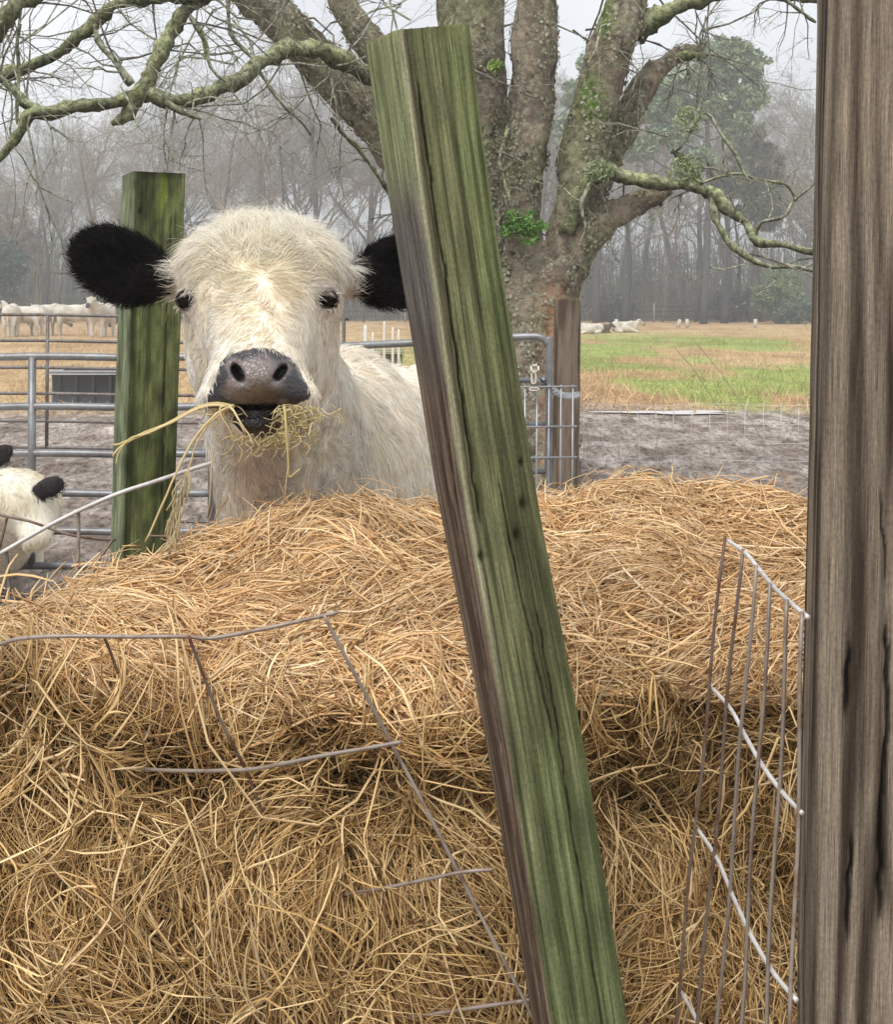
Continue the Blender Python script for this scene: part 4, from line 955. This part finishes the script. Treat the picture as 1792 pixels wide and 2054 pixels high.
fur('coat', 16000, lambda P: (P[:, 1] < 5.6) * 1.0, lambda P: np.full(len(P), .03), lambda P, n: np.tile(A([[.3, 0, -1.0]]), (len(P), 1)), lambda P: np.full(len(P), .15), .0013, lc, lamb, Vl, Ql, K=4, colf=lcol, seed=400)

# ------------------------------------------------------------------ big tree
TREE = [  # (u, v, D, r) chains; the first ones are fused into one trunk surface
    [(1010, 1060, 8.3, .50), (1030, 900, 8.3, .40), (1045, 740, 8.3, .33), (1045, 620, 8.3, .28), (1000, 520, 8.35, .20)],
    [(1050, 660, 8.3, .25), (985, 480, 8.4, .20), (955, 250, 8.5, .22), (945, 60, 8.5, .22), (940, -150, 8.6, .20), (930, -420, 8.7, .16)],
    [(1060, 640, 8.2, .16), (1045, 430, 8.15, .125), (1066, 220, 8.1, .135), (1075, 60, 8.1, .13), (1080, -120, 8.1, .12), (1088, -420, 8.1, .09)],
    [(1090, 660, 8.2, .18), (1126, 540, 8.15, .135), (1160, 390, 8.1, .135), (1190, 220, 8.1, .14), (1235, 80, 8.0, .125), (1272, -50, 8.0, .11), (1320, -350, 8.0, .08)],
    [(1150, 420, 8.2, .12), (1215, 320, 8.3, .105), (1262, 225, 8.35, .095), (1310, 150, 8.4, .065), (1360, 112, 8.4, .04), (1404, 100, 8.4, .026)],
    [(1110, 560, 8.15, .15), (1165, 492, 8.1, .11), (1215, 442, 8.05, .09), (1275, 408, 8.0, .065), (1335, 386, 7.95, .045)],
    [(980, 600, 8.4, .22), (900, 460, 8.5, .18), (820, 330, 8.4, .16), (750, 232, 8.3, .145), (660, 140, 8.2, .135), (565, 45, 8.1, .125), (480, -40, 8.0, .12), (330, -190, 7.9, .10)],
    [(960, 420, 8.5, .15), (880, 270, 8.4, .12), (790, 150, 8.3, .10), (730, 70, 8.3, .095), (680, -10, 8.3, .09), (600, -200, 8.3, .07)]]
segs = []
for ch in TREE:
    q = spline([list(at(u, v, D)) + [r] for u, v, D, r in ch], len(ch) * 4)
    for a, b_ in zip(q[:-1], q[1:]): segs.append((a[:3], b_[:3], a[3], b_[3]))
def tree_sdf(P):
    d = np.full(len(P), 9.0, dtype=P.dtype)
    for a, b_, ra, rb in segs:
        lo = np.minimum(a, b_) - max(ra, rb) - .16; hi = np.maximum(a, b_) + max(ra, rb) + .16
        m = ((P > lo.astype(P.dtype)) & (P < hi.astype(P.dtype))).all(1)
        if m.any():
            p = P[m]; d[m] = smin(d[m], cone(p, a, b_, ra, rb), .03)
    return d
h_ = .032
Vt, Qt = nets(tree_sdf, np.arange(-2.3, 1.95, h_), np.arange(7.5, 9.2, h_), np.arange(-.1, 4.9, h_))
gt = grad(tree_sdf, Vt, .02); Vt = Vt + gt * (.034 * np.abs(fbm(Vt * [1, 1, .35], 8, 4, 13)) - .014)[:, None]
def bark_col(P):
    n1 = fbm(P, 2.2, 3, 17); n2 = fbm(P * [1, 1, .6], 9, 3, 18); u, v = proj(P)
    C = lerpc((.13, .105, .08), (.30, .245, .185), np.clip(.5 + .8 * n2, 0, 1))
    moss = sstep(.25, .5, n1 + .2 * n2) ; C = C + (A((.13, .15, .06)) - C) * (moss * .55)[:, None]
    mo2 = np.exp(-(((u - 1185) / 26) ** 2 + ((v - 200) / 45) ** 2)) + np.exp(-(((u - 1215) / 18) ** 2 + ((v - 35) / 35) ** 2)); C = C + (A((.09, .18, .015)) - C) * np.clip(mo2 * 1.2, 0, .95)[:, None]
    rust = np.exp(-((u - 1112) / 26) ** 2) * sstep(540, 600, v); C = C + (A((.42, .21, .11)) - C) * (rust * .7)[:, None]
    dk = sstep(1045, 1015, u) * sstep(60, 160, v) * (u > 900); C = C * (1 - .35 * dk)[:, None]  # shade on the rear stem, painted into the bark colour
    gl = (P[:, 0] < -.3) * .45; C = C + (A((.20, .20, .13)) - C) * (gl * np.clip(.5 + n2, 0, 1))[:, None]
    return C
tree = empty('big_bare_tree', tuple(at(1010, 1000, 8.3)[:2]) + (0,), 'large bare lichen covered tree forking behind the leaning post', 'tree')
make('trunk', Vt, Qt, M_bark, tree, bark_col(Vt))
# branches as tapered lichen tubes
def rough_tube(b, P, r, c, n=8):
    V, Q, T = tube_geo(P, r, n); rr = np.repeat(np.broadcast_to(r, (len(P),)), n); ax_ = np.repeat(P, n, 0)
    V2 = V.copy(); V2[:len(ax_)] = ax_ + (V[:len(ax_)] - ax_) * (1 + .5 * noise(V[:len(ax_)], 14, 3) + .35 * noise(V[:len(ax_)], 45, 4))[:, None]
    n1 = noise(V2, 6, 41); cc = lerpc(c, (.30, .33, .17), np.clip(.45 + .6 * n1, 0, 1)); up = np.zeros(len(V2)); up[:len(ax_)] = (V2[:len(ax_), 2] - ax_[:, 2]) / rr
    cc = lerpc((.075, .075, .04), (1, 1, 1), np.clip(.55 + .6 * up, .12, 1)) * cc * 1.35  # paler lichen on top; underside shade also painted into the branch colour
    b.add(V2, Q, T, cc)
MOSS = (.21, .22, .14); LICH = (.31, .31, .26); DARK = (.09, .085, .055)
BR = [
    ([(820, 200, 8.1, .05), (740, 152, 7.8, .055), (680, 116, 7.6, .05), (600, 96, 7.4, .045), (565, 102, 7.3, .045), (480, 160, 7.1, .042), (400, 196, 7.0, .042), (340, 204, 6.9, .036), (280, 192, 6.9, .04), (180, 212, 6.8, .032), (75, 226, 6.7, .032), (42, 258, 6.7, .026), (0, 308, 6.7, .02), (-70, 400, 6.7, .014)], MOSS),
    ([(90, 224, 6.7, .03), (50, 196, 6.7, .022), (0, 150, 6.7, .016), (-60, 110, 6.7, .01)], LICH),
    ([(-80, 190, 7.0, .03), (0, 155, 7.0, .028), (110, 108, 7.0, .03), (170, 60, 7.0, .03), (228, 12, 7.0, .03), (290, -2, 7.0, .032), (350, 4, 7.0, .034), (420, -12, 7.0, .036), (520, -60, 7.3, .04)], MOSS),
    ([(430, -40, 7.1, .045), (385, 10, 7.0, .042), (345, 62, 7.0, .042), (318, 110, 6.95, .04), (292, 160, 6.9, .045), (270, 200, 6.9, .045), (248, 232, 6.88, .034), (226, 247, 6.88, .012)], MOSS),
    ([(196, 40, 7.0, .01), (200, 85, 6.95, .014), (236, 130, 6.9, .018), (268, 172, 6.9, .022)], LICH),
    ([(325, 203, 6.9, .018), (370, 228, 6.85, .016), (405, 243, 6.85, .008)], MOSS),
    ([(-30, 75, 6.6, .06), (10, 40, 6.6, .055), (40, 10, 6.6, .05), (90, -40, 6.7, .05)], MOSS),
    ([(36, 45, 6.7, .008), (38, 150, 6.7, .008), (34, 250, 6.7, .006)], LICH),
    ([(376, 30, 7.0, .014), (405, 80, 7.0, .012), (420, 130, 7.0, .010), (450, 165, 7.0, .008)], LICH),
    ([(460, -20, 7.5, .012), (462, 60, 7.5, .012), (500, 110, 7.5, .010), (560, 200, 7.5, .008), (620, 270, 7.6, .006)], LICH),
    ([(1272, 60, 8.0, .06), (1310, 38, 8.0, .055), (1350, 18, 8.0, .048), (1400, 2, 8.0, .04), (1480, -12, 8.0, .036), (1560, -8, 8.0, .032), (1650, 6, 8.0, .028), (1800, 40, 8.0, .02)], MOSS),
    ([(1140, 470, 8.0, .06), (1172, 380, 7.95, .05), (1196, 350, 7.9, .045), (1250, 352, 7.85, .040), (1310, 366, 7.8, .036), (1370, 372, 7.8, .034), (1430, 392, 7.8, .036), (1470, 425, 7.75, .030), (1498, 445, 7.75, .022), (1512, 478, 7.7, .026), (1540, 492, 7.7, .024), (1624, 502, 7.7, .018), (1760, 520, 7.7, .01)], MOSS),
    ([(1425, 392, 7.8, .026), (1440, 440, 7.78, .022), (1470, 490, 7.75, .022), (1500, 512, 7.72, .018), (1545, 530, 7.7, .013), (1580, 532, 7.7, .013), (1625, 545, 7.7, .011), (1740, 575, 7.7, .006)], LICH),
    ([(1412, 385, 7.8, .024), (1400, 350, 7.85, .028), (1378, 322, 7.88, .026), (1356, 306, 7.9, .018)], DARK),
    ([(1350, 305, 7.9, .012), (1372, 290, 7.85, .010), (1400, 245, 7.85, .008), (1425, 230, 7.8, .009), (1455, 285, 7.75, .014), (1505, 365, 7.7, .008)], LICH),
    ([(1405, 372, 7.8, .012), (1470, 352, 7.75, .010), (1550, 368, 7.7, .010), (1580, 378, 7.7, .008), (1598, 405, 7.7, .008)], LICH),
    ([(1512, 478, 7.7, .012), (1530, 450, 7.65, .010), (1575, 430, 7.6, .009), (1600, 400, 7.6, .007), (1640, 360, 7.6, .005)], LICH),
    ([(1200, 350, 7.9, .02), (1180, 372, 7.85, .014), (1168, 420, 7.85, .012), (1175, 470, 7.85, .008)], LICH),
    ([(1230, 690 - 690 + 20, 8.0, .02), (1225, 60, 7.9, .012), (1215, 115, 7.9, .008)], LICH),
    ([(1404, 100, 8.4, .022), (1412, 118, 8.38, .014)], DARK),
    ([(1360, 116, 8.38, .03), (1395, 108, 8.3, .024), (1408, 122, 8.28, .012)], DARK),
    ([(1020, 260, 8.0, .014), (1005, 330, 7.95, .010), (1030, 420, 7.95, .008)], LICH),
    ([(1640, 40, 7.6, .008), (1600, 15, 7.6, .010), (1560, -15, 7.6, .012)], LICH),
    ([(1000, 590, 8.4, .05), (900, 520, 8.2, .03), (820, 440, 8.0, .02), (740, 330, 7.8, .014), (660, 240, 7.6, .010)], LICH),
]
paths = []
for k, (ch, c) in enumerate(BR):
    q = spline([list(at(u, v, D)) + [r] for u, v, D, r in ch], len(ch) * 6); p = q[:, :3].copy()
    p += np.stack([noise(p, 7, 61 + k), noise(p, 7, 62 + k), noise(p, 7, 63 + k)], 1) * (.018 + .0 * k)
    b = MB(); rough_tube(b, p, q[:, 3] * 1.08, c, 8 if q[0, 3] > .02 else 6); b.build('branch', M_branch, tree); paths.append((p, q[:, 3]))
# twigs
def grow(p, d, L, r, lev, out, rg, droop=.0, wig=.25, n=5, kids=4, spread=.9):
    P = [p]; dd = d.copy()
    for i in range(n - 1):
        dd = dd + rg.normal(0, wig, 3); dd[2] -= droop; dd /= np.linalg.norm(dd); P.append(P[-1] + dd * L / (n - 1))
    P = A(P); out.append((P, np.linspace(r, r * .45, n)))
    if lev <= 0: return
    for _ in range(kids):
        t = rg.uniform(.25, 1.0); i = min(int(t * (n - 1)), n - 2); q = P[i] + (P[i + 1] - P[i]) * (t * (n - 1) - i)
        ax_ = P[i + 1] - P[i]; nd = ax_ / np.linalg.norm(ax_) + rg.normal(0, spread * .6, 3); nd /= np.linalg.norm(nd)
        grow(q, nd, L * rg.uniform(.45, .75), r * .55 * (1 - .4 * t) + .0, lev - 1, out, rg, droop, wig, max(3, n - 1), kids, spread)
def twig_obj(lst, name, mat, parent, cols, rg, sides=3):
    b = MB()
    for P, r in lst:
        c = A(cols[rg.integers(0, len(cols))]) * rg.uniform(.7, 1.2); V, Q, T = tube_geo(P, r, sides, False); b.add(V, Q, None, c)
    return b.build(name, mat, parent)
rg = np.random.default_rng(11); tw_ = []
for p, r in paths[:10]:
    for _ in range(7):
        i = rg.integers(2, len(p) - 1); d = A([rg.normal(0, .8), rg.normal(0, .7), rg.normal(0, .8)]); d /= np.linalg.norm(d)
        grow(p[i], d, rg.uniform(.3, .8), min(.0065, r[i] * .5), 2, tw_, rg, .05, .3, 6, 3)
for p, r in paths[10:]:
    for _ in range(5):
        i = rg.integers(2, len(p) - 1); d = A([rg.normal(0, .8), rg.normal(0, .7), rg.normal(.2, .7)]); d /= np.linalg.norm(d)
        grow(p[i], d, rg.uniform(.2, .55), min(.008, r[i] * .5), 2, tw_, rg, .02, .3, 5, 3)
for (u, v, D) in [(x, y, 8.0) for x in range(480, 800, 45) for y in (40, 130)] + [(x, -60, 7.6) for x in range(0, 700, 50)] + [(x, -40, 8.4) for x in range(820, 1640, 70)] + [(x, 60, 8.6) for x in (1000, 1120, 1130, 1160, 1400)]:
    d = A([rg.normal(0, .7), rg.normal(0, .5), rg.normal(-.3, .5)]); d /= np.linalg.norm(d); grow(at(u + rg.normal(0, 20), v, D), d, rg.uniform(.6, 1.2), .0075, 3, tw_, rg, .03, .25, 6, 3)
twig_obj(tw_, 'twigs', M_branch, tree, [(.30, .30, .23), (.36, .37, .28), (.24, .22, .18), (.38, .41, .29)], rg, 4)
# lichen tufts: tiny curled flakes on the big limbs
def leaf_cloud(cs, n, rad, size, cols, rg, flat=1.0, el=2.2):
    c = A(cs)[rg.integers(0, len(cs), n)] if len(A(cs).shape) == 2 else np.tile(A(cs), (n, 1))
    d = unit(rg.normal(size=(n, 3))) * (rg.random((n, 1)) ** .45); p = c + d * A(rad); a = unit(rg.normal(size=(n, 3))); b = unit(np.cross(a, rg.normal(size=(n, 3))))
    s = size * rg.uniform(.5, 1.4, (n, 1)); V = np.stack([p - a * s * el * .5, p + b * s * .5, p + a * s * el * .5, p - b * s * .5], 1).reshape(-1, 3)
    C = A(cols)[rg.integers(0, len(cols), n)] * rg.uniform(.65, 1.25, (n, 1)); return V, np.arange(4 * n).reshape(n, 4), np.repeat(C, 4, 0)
fl = sample_mesh(Vt, Qt, 17000, lambda P: ((P[:, 1] < 8.4) * 1.0)); nfl = grad(tree_sdf, fl, .02); a = unit(np.cross(nfl, rng.normal(size=fl.shape))); b_ = np.cross(nfl, a); s = (.006 + .012 * rng.random((len(fl), 1)))
fl = fl + nfl * (.003 + .034 * np.abs(fbm(fl * [1, 1, .35], 8, 4, 13)) - .014)[:, None]; V = np.stack([fl - a * s, fl + b_ * s * .7 + nfl * .004, fl + a * s + nfl * .003, fl - b_ * s * .7], 1).reshape(-1, 3)
Cf = np.repeat(A([(.28, .27, .19), (.22, .23, .13), (.19, .155, .11), (.36, .35, .27)])[rng.integers(0, 4, len(fl))], 4, 0)
lo_ = make('lichen', V, np.arange(len(V)).reshape(-1, 4), M_leaf, tree, Cf, False); lo_['kind'] = 'stuff'
for (u, v, D, r, n, lab) in ((1043, 452, 7.92, .12, 1500, 'bright green fern clump in the fork of the big tree'), (997, 133, 8.15, .06, 260, 'small yellow green moss tuft high on the tree trunk'), (1170, 355, 7.85, .05, 0, None)):
    if not lab: continue
    V, Q, C = leaf_cloud(at(u, v, D) + rg.normal(0, 1, (14, 3)) * A([.05, .02, .035]) * (1 if n > 500 else .35), n, (r * .5, .05, r * .35), .013, [(.16, .31, .07), (.22, .38, .10), (.10, .21, .05)] if n > 500 else [(.25, .36, .08), (.3, .42, .12)], rg)
    tag(make('fern_clump' if n > 500 else 'moss_tuft', V, Q, M_leaf, None, C, False), lab, 'fern' if n > 500 else 'moss')
for (u, v, D, r, n, lab) in ((1205, 342, 7.82, .07, 500, 'pale green lichen tuft on the elbow of the right branch'), (1375, 345, 7.8, .10, 500, 'pale green mossy twigs tuft above the right branch'), (1385, 235, 7.8, .08, 260, 'pale lichen tuft at the tip of the highest right twig')):
    V, Q, C = leaf_cloud(at(u, v, D), n, (r * 1.2, .05, r), .010, [(.30, .36, .18), (.36, .42, .24)], rg, el=4)
    tag(make('lichen_tuft', V, Q, M_leaf, None, C, False), lab, 'lichen', 'lichen tufts on the right branch')

# ------------------------------------------------------------------ far woodland
def bare_tree(seed, H, form):
    rg = np.random.default_rng(seed); out = []; P = [A([0, 0, 0.])]; d = A([0, 0, 1.])
    for i in range(7):
        d = d + rg.normal(0, .07, 3); d[2] = abs(d[2]); d /= np.linalg.norm(d); P.append(P[-1] + d * H * .82 / 7)
    P = A(P); trunk = [(P, np.linspace(.015 * H, .003 * H, 8))]
    for k in range(15):
        t = rg.uniform(.28 if form else .45, 1.0); i = min(int(t * 7), 6); q = P[i] + (P[i + 1] - P[i]) * (t * 7 - i); a = rg.uniform(0, 2 * PI)
        e = rg.uniform(.5, 1.3); nd = A([math.cos(a) * math.cos(e), math.sin(a) * math.cos(e), math.sin(e)])
        grow(q, nd, H * rg.uniform(.22, .38) * (1.15 - .45 * t), .0058 * H * (1.2 - t * .6), 4 if k < 13 else 3, out, rg, -.02, .17, 5, 4, .75)
    return trunk, out
protos = []
for s_, H_, f_ in ((1, 13, 1), (2, 15, 0), (3, 12, 1), (4, 14, 1)):
    tr, tw2 = bare_tree(s_, H_, f_); rg = np.random.default_rng(s_ + 50); 
    tw2 = [(P, np.maximum(r, .006)) for P, r in tw2]
    protos.append((tr, tw2))
def tree_mesh(tr, tw2, ct, cw, rg):
    b = MB()
    for P, r in tr: b.tube(P, r, 8, ct)
    m1 = b; b2 = MB()
    for P, r in tw2:
        V, Q, T = tube_geo(P, r, 3, False); b2.add(V, Q, None, A(cw) * rg.uniform(.75, 1.25))
    return m1, b2
base_objs = []
for k, (tr, tw2) in enumerate(protos):
    rg = np.random.default_rng(k + 90); m1, m2 = tree_mesh(tr, tw2, (.19, .17, .155), [(.36, .33, .30), (.33, .32, .28), (.38, .33, .28), (.34, .33, .28)][k], rg)
    root = empty('bare_tree', (0, 0, 0), 'bare grey woodland tree', 'tree'); root['group'] = 'bare trees at the edge of the field'
    o1 = m1.build('trunk', M_far, root); o2 = m2.build('crown', M_far, root); base_objs.append([root, o1, o2, False])
def place(o3, loc, rz, sc_, label):
    root, o1, o2, used = o3
    if not used:
        r = root; o3[3] = True
    else:
        r = root.copy(); col.objects.link(r)
        for ch in (o1, o2):
            c = ch.copy(); col.objects.link(c); c.parent = r
    r.location = loc; r.rotation_euler = (0, 0, rz); r.scale = (sc_, sc_, sc_); r['label'] = label; return r
rg = np.random.default_rng(5)
spots = []
for i in range(34):
    u = -120 + i * 57 + rg.normal(0, 12); D = rg.uniform(80, 104); hv = np.interp(u, [-200, 0, 120, 250, 450, 700, 900, 1200, 1600, 1900], [300, 290, 250, 210, 170, 130, 120, 200, 170, 160])
    spots.append((u, D, hv + rg.normal(0, 25)))
ADJ = ['slender', 'broad', 'leaning', 'tall', 'short', 'twiggy', 'forked', 'dense', 'sparse']
WHERE = [(-200, 60, 'above the far herd at the left edge'), (60, 230, 'left of the mossy post'), (230, 400, 'behind the mossy post'), (400, 560, 'above the calf\'s head'), (560, 730, 'between the calf\'s head and the leaning post'), (730, 950, 'behind the leaning post'), (950, 1160, 'behind the big tree trunk'), (1160, 1320, 'just right of the big tree'), (1320, 1500, 'in the middle of the right field edge'), (1500, 1660, 'beside the brown post'), (1660, 2200, 'hidden past the brown post')]
cnt = {}
ORD = ['first', 'second', 'third', 'fourth', 'fifth', 'sixth', 'seventh']
for i, (u, D, hv) in enumerate(spots):
    H = (V0 - hv) / F * D + CAMZ; k = i % 4; base_H = [13, 15, 12, 14][k]; w = [t for a_, b2, t in WHERE if a_ <= u < b2][0]; c_ = cnt.get(w, 0); cnt[w] = c_ + 1
    place(base_objs[k], ((u - U0) / F * D, D, 0), rg.uniform(0, 6.28), H / base_H, f'{ADJ[(i * 5) % 9]} bare grey tree, {ORD[min(c_, 6)]} from left {w}')
# dark straight pine trunks seen under the branches at right, and the pine crowns
def pine(u, D, vtop, crowns, label, tr=.2, tcol=(.10, .085, .085), cols=((.055, .085, .05), (.09, .12, .075), (.07, .10, .07)), n=6000, leaf=.16):
    root = empty('pine_tree', ((u - U0) / F * D, D, 0), label, 'tree'); b = MB(); H = (V0 - vtop) / F * D + CAMZ; p0 = A([(u - U0) / F * D, D, 0])
    P = spline([p0, p0 + A([.3, 0, H * .5]), p0 + A([0, 0, H * .95])], 12); b.tube(P, np.linspace(tr, tr * .35, 12), 10, tcol); b.build('trunk', M_far, root)
    if crowns:
        b = MB(); VV = []
        for (cu_, cv_, ru, rv) in crowns:
            c0 = at(cu_, cv_, D); q0 = p0 + A([0, 0, max(c0[2] - abs(c0[0] - p0[0]) * .5, H * .4)]); b.tube(spline([q0, (q0 + c0) / 2 + A([0, 0, -.2]), c0], 8), np.linspace(.07, .03, 8), 6, tcol)
        b.build('limb', M_far, root)
        rgp = np.random.default_rng(int(u)); Vs, Qs, Cs, k0 = [], [], [], 0
        for (cu_, cv_, ru, rv) in crowns:
            c0 = at(cu_, cv_, D); R = A([ru, ru * .8, rv]) / F * D; m = int(n / len(crowns) / 40)
            sub = c0 + unit(rgp.normal(size=(m, 3))) * (rgp.random((m, 1)) ** .4) * R
            V, Q, C = leaf_cloud(sub, int(n / len(crowns)), (.38, .38, .24), leaf, cols, rgp, el=2.6); Vs.append(V); Qs.append(Q + k0); Cs.append(C); k0 += len(V)
        make('crown', np.concatenate(Vs), np.concatenate(Qs), M_leaf, root, np.concatenate(Cs), False)
    return root
G1 = ((.25, .33, .18), (.18, .25, .14), (.32, .39, .23))
pine(1412, 72, 80, [(1450, 105, 60, 30), (1490, 130, 50, 35), (1400, 160, 60, 30), (1350, 190, 50, 35), (1500, 190, 40, 35), (1440, 210, 50, 25), (1300, 220, 50, 25), (1480, 250, 30, 25), (1350, 270, 45, 22), (1280, 300, 35, 22), (1400, 320, 30, 20)], 'tall broad crowned green pine rising above the field at right', .22, (.10, .10, .10), G1, 30000)
pine(1195, 76, 105, [(1200, 130, 40, 22), (1165, 190, 40, 30), (1150, 260, 35, 30), (1215, 300, 30, 40), (1160, 350, 30, 30)], 'blue green pine showing between the limbs of the big tree', .2, (.10, .09, .09), G1, 12000)
pine(1508, 78, 255, [(1500, 290, 50, 40), (1540, 350, 40, 50), (1470, 380, 60, 45), (1530, 430, 40, 35)], 'olive green rounded evergreen below the tall pine', .2, (.12, .10, .09), ((.18, .18, .11), (.13, .14, .08), (.22, .21, .14)), 8000)
for u, D, vt, tr, lab in ((1254, 76, 400, .20, 'dark straight trunk under the stub branch of the big tree'), (1453, 74, 380, .22, 'thickest dark straight trunk under the right branch'), (1475, 79, 430, .15, 'thin dark trunk just right of the thickest dark one'), (1330, 80, 450, .10, 'pale slender trunk between the two dark trunks'), (1400, 82, 440, .1, 'grey slender trunk left of the thickest dark one'), (85, 72, 430, .16, 'dark straight trunk left of the calf\'s black ear'), (560, 80, 250, .13, 'dark trunk rising just above the calf\'s poll')):
    pine(u, D, vt, None, lab, tr, (.085, .075, .085) if 'pale' not in lab else (.22, .2, .18))
# evergreen and brown bushes along the wood edge
def bush(u, v, ru, rv, D, cols, label, n=2500, size=.10):
    c0 = at(u, v, D); R = A([ru, ru, rv]) / F * D; rgp = np.random.default_rng(int(u * 7 + v)); m = max(8, n // 45); sub = c0 + unit(rgp.normal(size=(m, 3))) * (rgp.random((m, 1)) ** .4) * R; sub[:, 2] = np.maximum(sub[:, 2], .2)
    root = empty('bush', (c0[0], D, 0), label, 'bush'); V, Q, C = leaf_cloud(sub, n, (.35, .35, .28), size, cols, rgp, el=1.8); V[:, 2] = np.maximum(V[:, 2], 0); make('foliage', V, Q, M_leaf, root, C, False)
    b = MB()
    for k in range(5): b.tube([(c0[0] + .1 * k - .2, D, 0), (c0[0] + (k - 2) * R[0] * .3, D, c0[2] + R[2] * .3)], [.05, .02], 5, (.1, .08, .07))
    b.build('stem', M_far, root)
bush(1565, 585, 55, 45, 74, ((.17, .24, .10), (.24, .32, .13), (.12, .17, .08)), 'yellow green bush at the field edge beside the brown post', 5000)
bush(1600, 625, 50, 25, 72, ((.10, .14, .09), (.14, .18, .12)), 'dark low bush under the yellow green one', 2500)
bush(10, 540, 45, 60, 74, ((.07, .11, .08), (.10, .14, .10)), 'dark green bush at the left edge above the herd', 4500)
bush(225, 590, 45, 45, 72, ((.18, .19, .13), (.13, .15, .10)), 'grey green bush behind the mossy post', 3500)
bush(30, 480, 60, 60, 92, ((.36, .22, .15), (.28, .18, .12)), 'russet brown bush high at the left edge', 8000)
bush(1600, 410, 70, 75, 96, ((.40, .27, .18), (.32, .22, .15)), 'russet brown thicket above the right branch tips', 6000)
bush(1230, 620, 60, 30, 78, ((.10, .11, .10), (.13, .13, .11)), 'low grey bush right of the round post', 3000)
bush(1470, 615, 70, 35, 80, ((.10, .10, .11), (.13, .12, .11)), 'low dark bush behind the far fence in the middle', 3500)
# undergrowth: the mass of thin stems that closes the wood below the crowns
rg = np.random.default_rng(77); n = 30000
x = rg.uniform(-62, 58, n); y = rg.uniform(82, 118, n); hh = 1.0 + 7.0 * rg.random(n) ** 2.2 * (y / 100)
dx = rg.normal(0, .35, n) * hh * .35; s = np.linspace(0, 1, 4)
Pu = np.zeros((n, 4, 3)); Pu[..., 0] = x[:, None] + dx[:, None] * s + rg.normal(0, .12, (n, 4)); Pu[..., 1] = y[:, None]; Pu[..., 2] = hh[:, None] * s
Ru = (.018 + .03 * rg.random(n))[:, None] * A([1, .8, .55, .25])[None]
Cu = 1.5 * A([(.13, .12, .11), (.16, .14, .115), (.10, .11, .10), (.18, .145, .11), (.11, .13, .09)])[rg.integers(0, 5, n)]
V, Q, C = strands(Pu, Ru, 2, Cu); C = C * 1.0
V2, Q2, C2 = leaf_cloud(np.stack([rg.uniform(-62, 58, 1500), rg.uniform(84, 118, 1500), rg.uniform(.3, 5.5, 1500)], 1), 60000, (1.2, .8, .8), .11, ((.20, .185, .16), (.25, .21, .17), (.17, .185, .15), (.21, .23, .15)), rg)
tag(make('undergrowth', np.vstack([V, V2]), np.vstack([Q, Q2 + len(V)]), M_far, None, np.vstack([C, C2]), False), 'grey brown woodland undergrowth closing the view beyond the field', 'undergrowth', kind='stuff')

# ------------------------------------------------------------------ haze
HAZE = 0.0044
if HAZE > 0:
    b = MB(); b.box((0, 110, 12), (900, 520, 27)); hz = b.build('haze', None if False else M_far, None, False)
    m = bpy.data.materials.new('haze_air'); m.use_nodes = True; nt = m.node_tree; nt.nodes.remove(nt.nodes['Principled BSDF'])
    pv = nt.nodes.new('ShaderNodeVolumePrincipled'); pv.inputs['Color'].default_value = (.98, .99, .97, 1); pv.inputs['Density'].default_value = HAZE; pv.inputs['Anisotropy'].default_value = .2
    nt.links.new(pv.outputs[0], nt.nodes['Material Output'].inputs['Volume']); hz.data.materials.clear(); hz.data.materials.append(m); tag(hz, 'thin damp haze over the field', 'haze', kind='stuff')
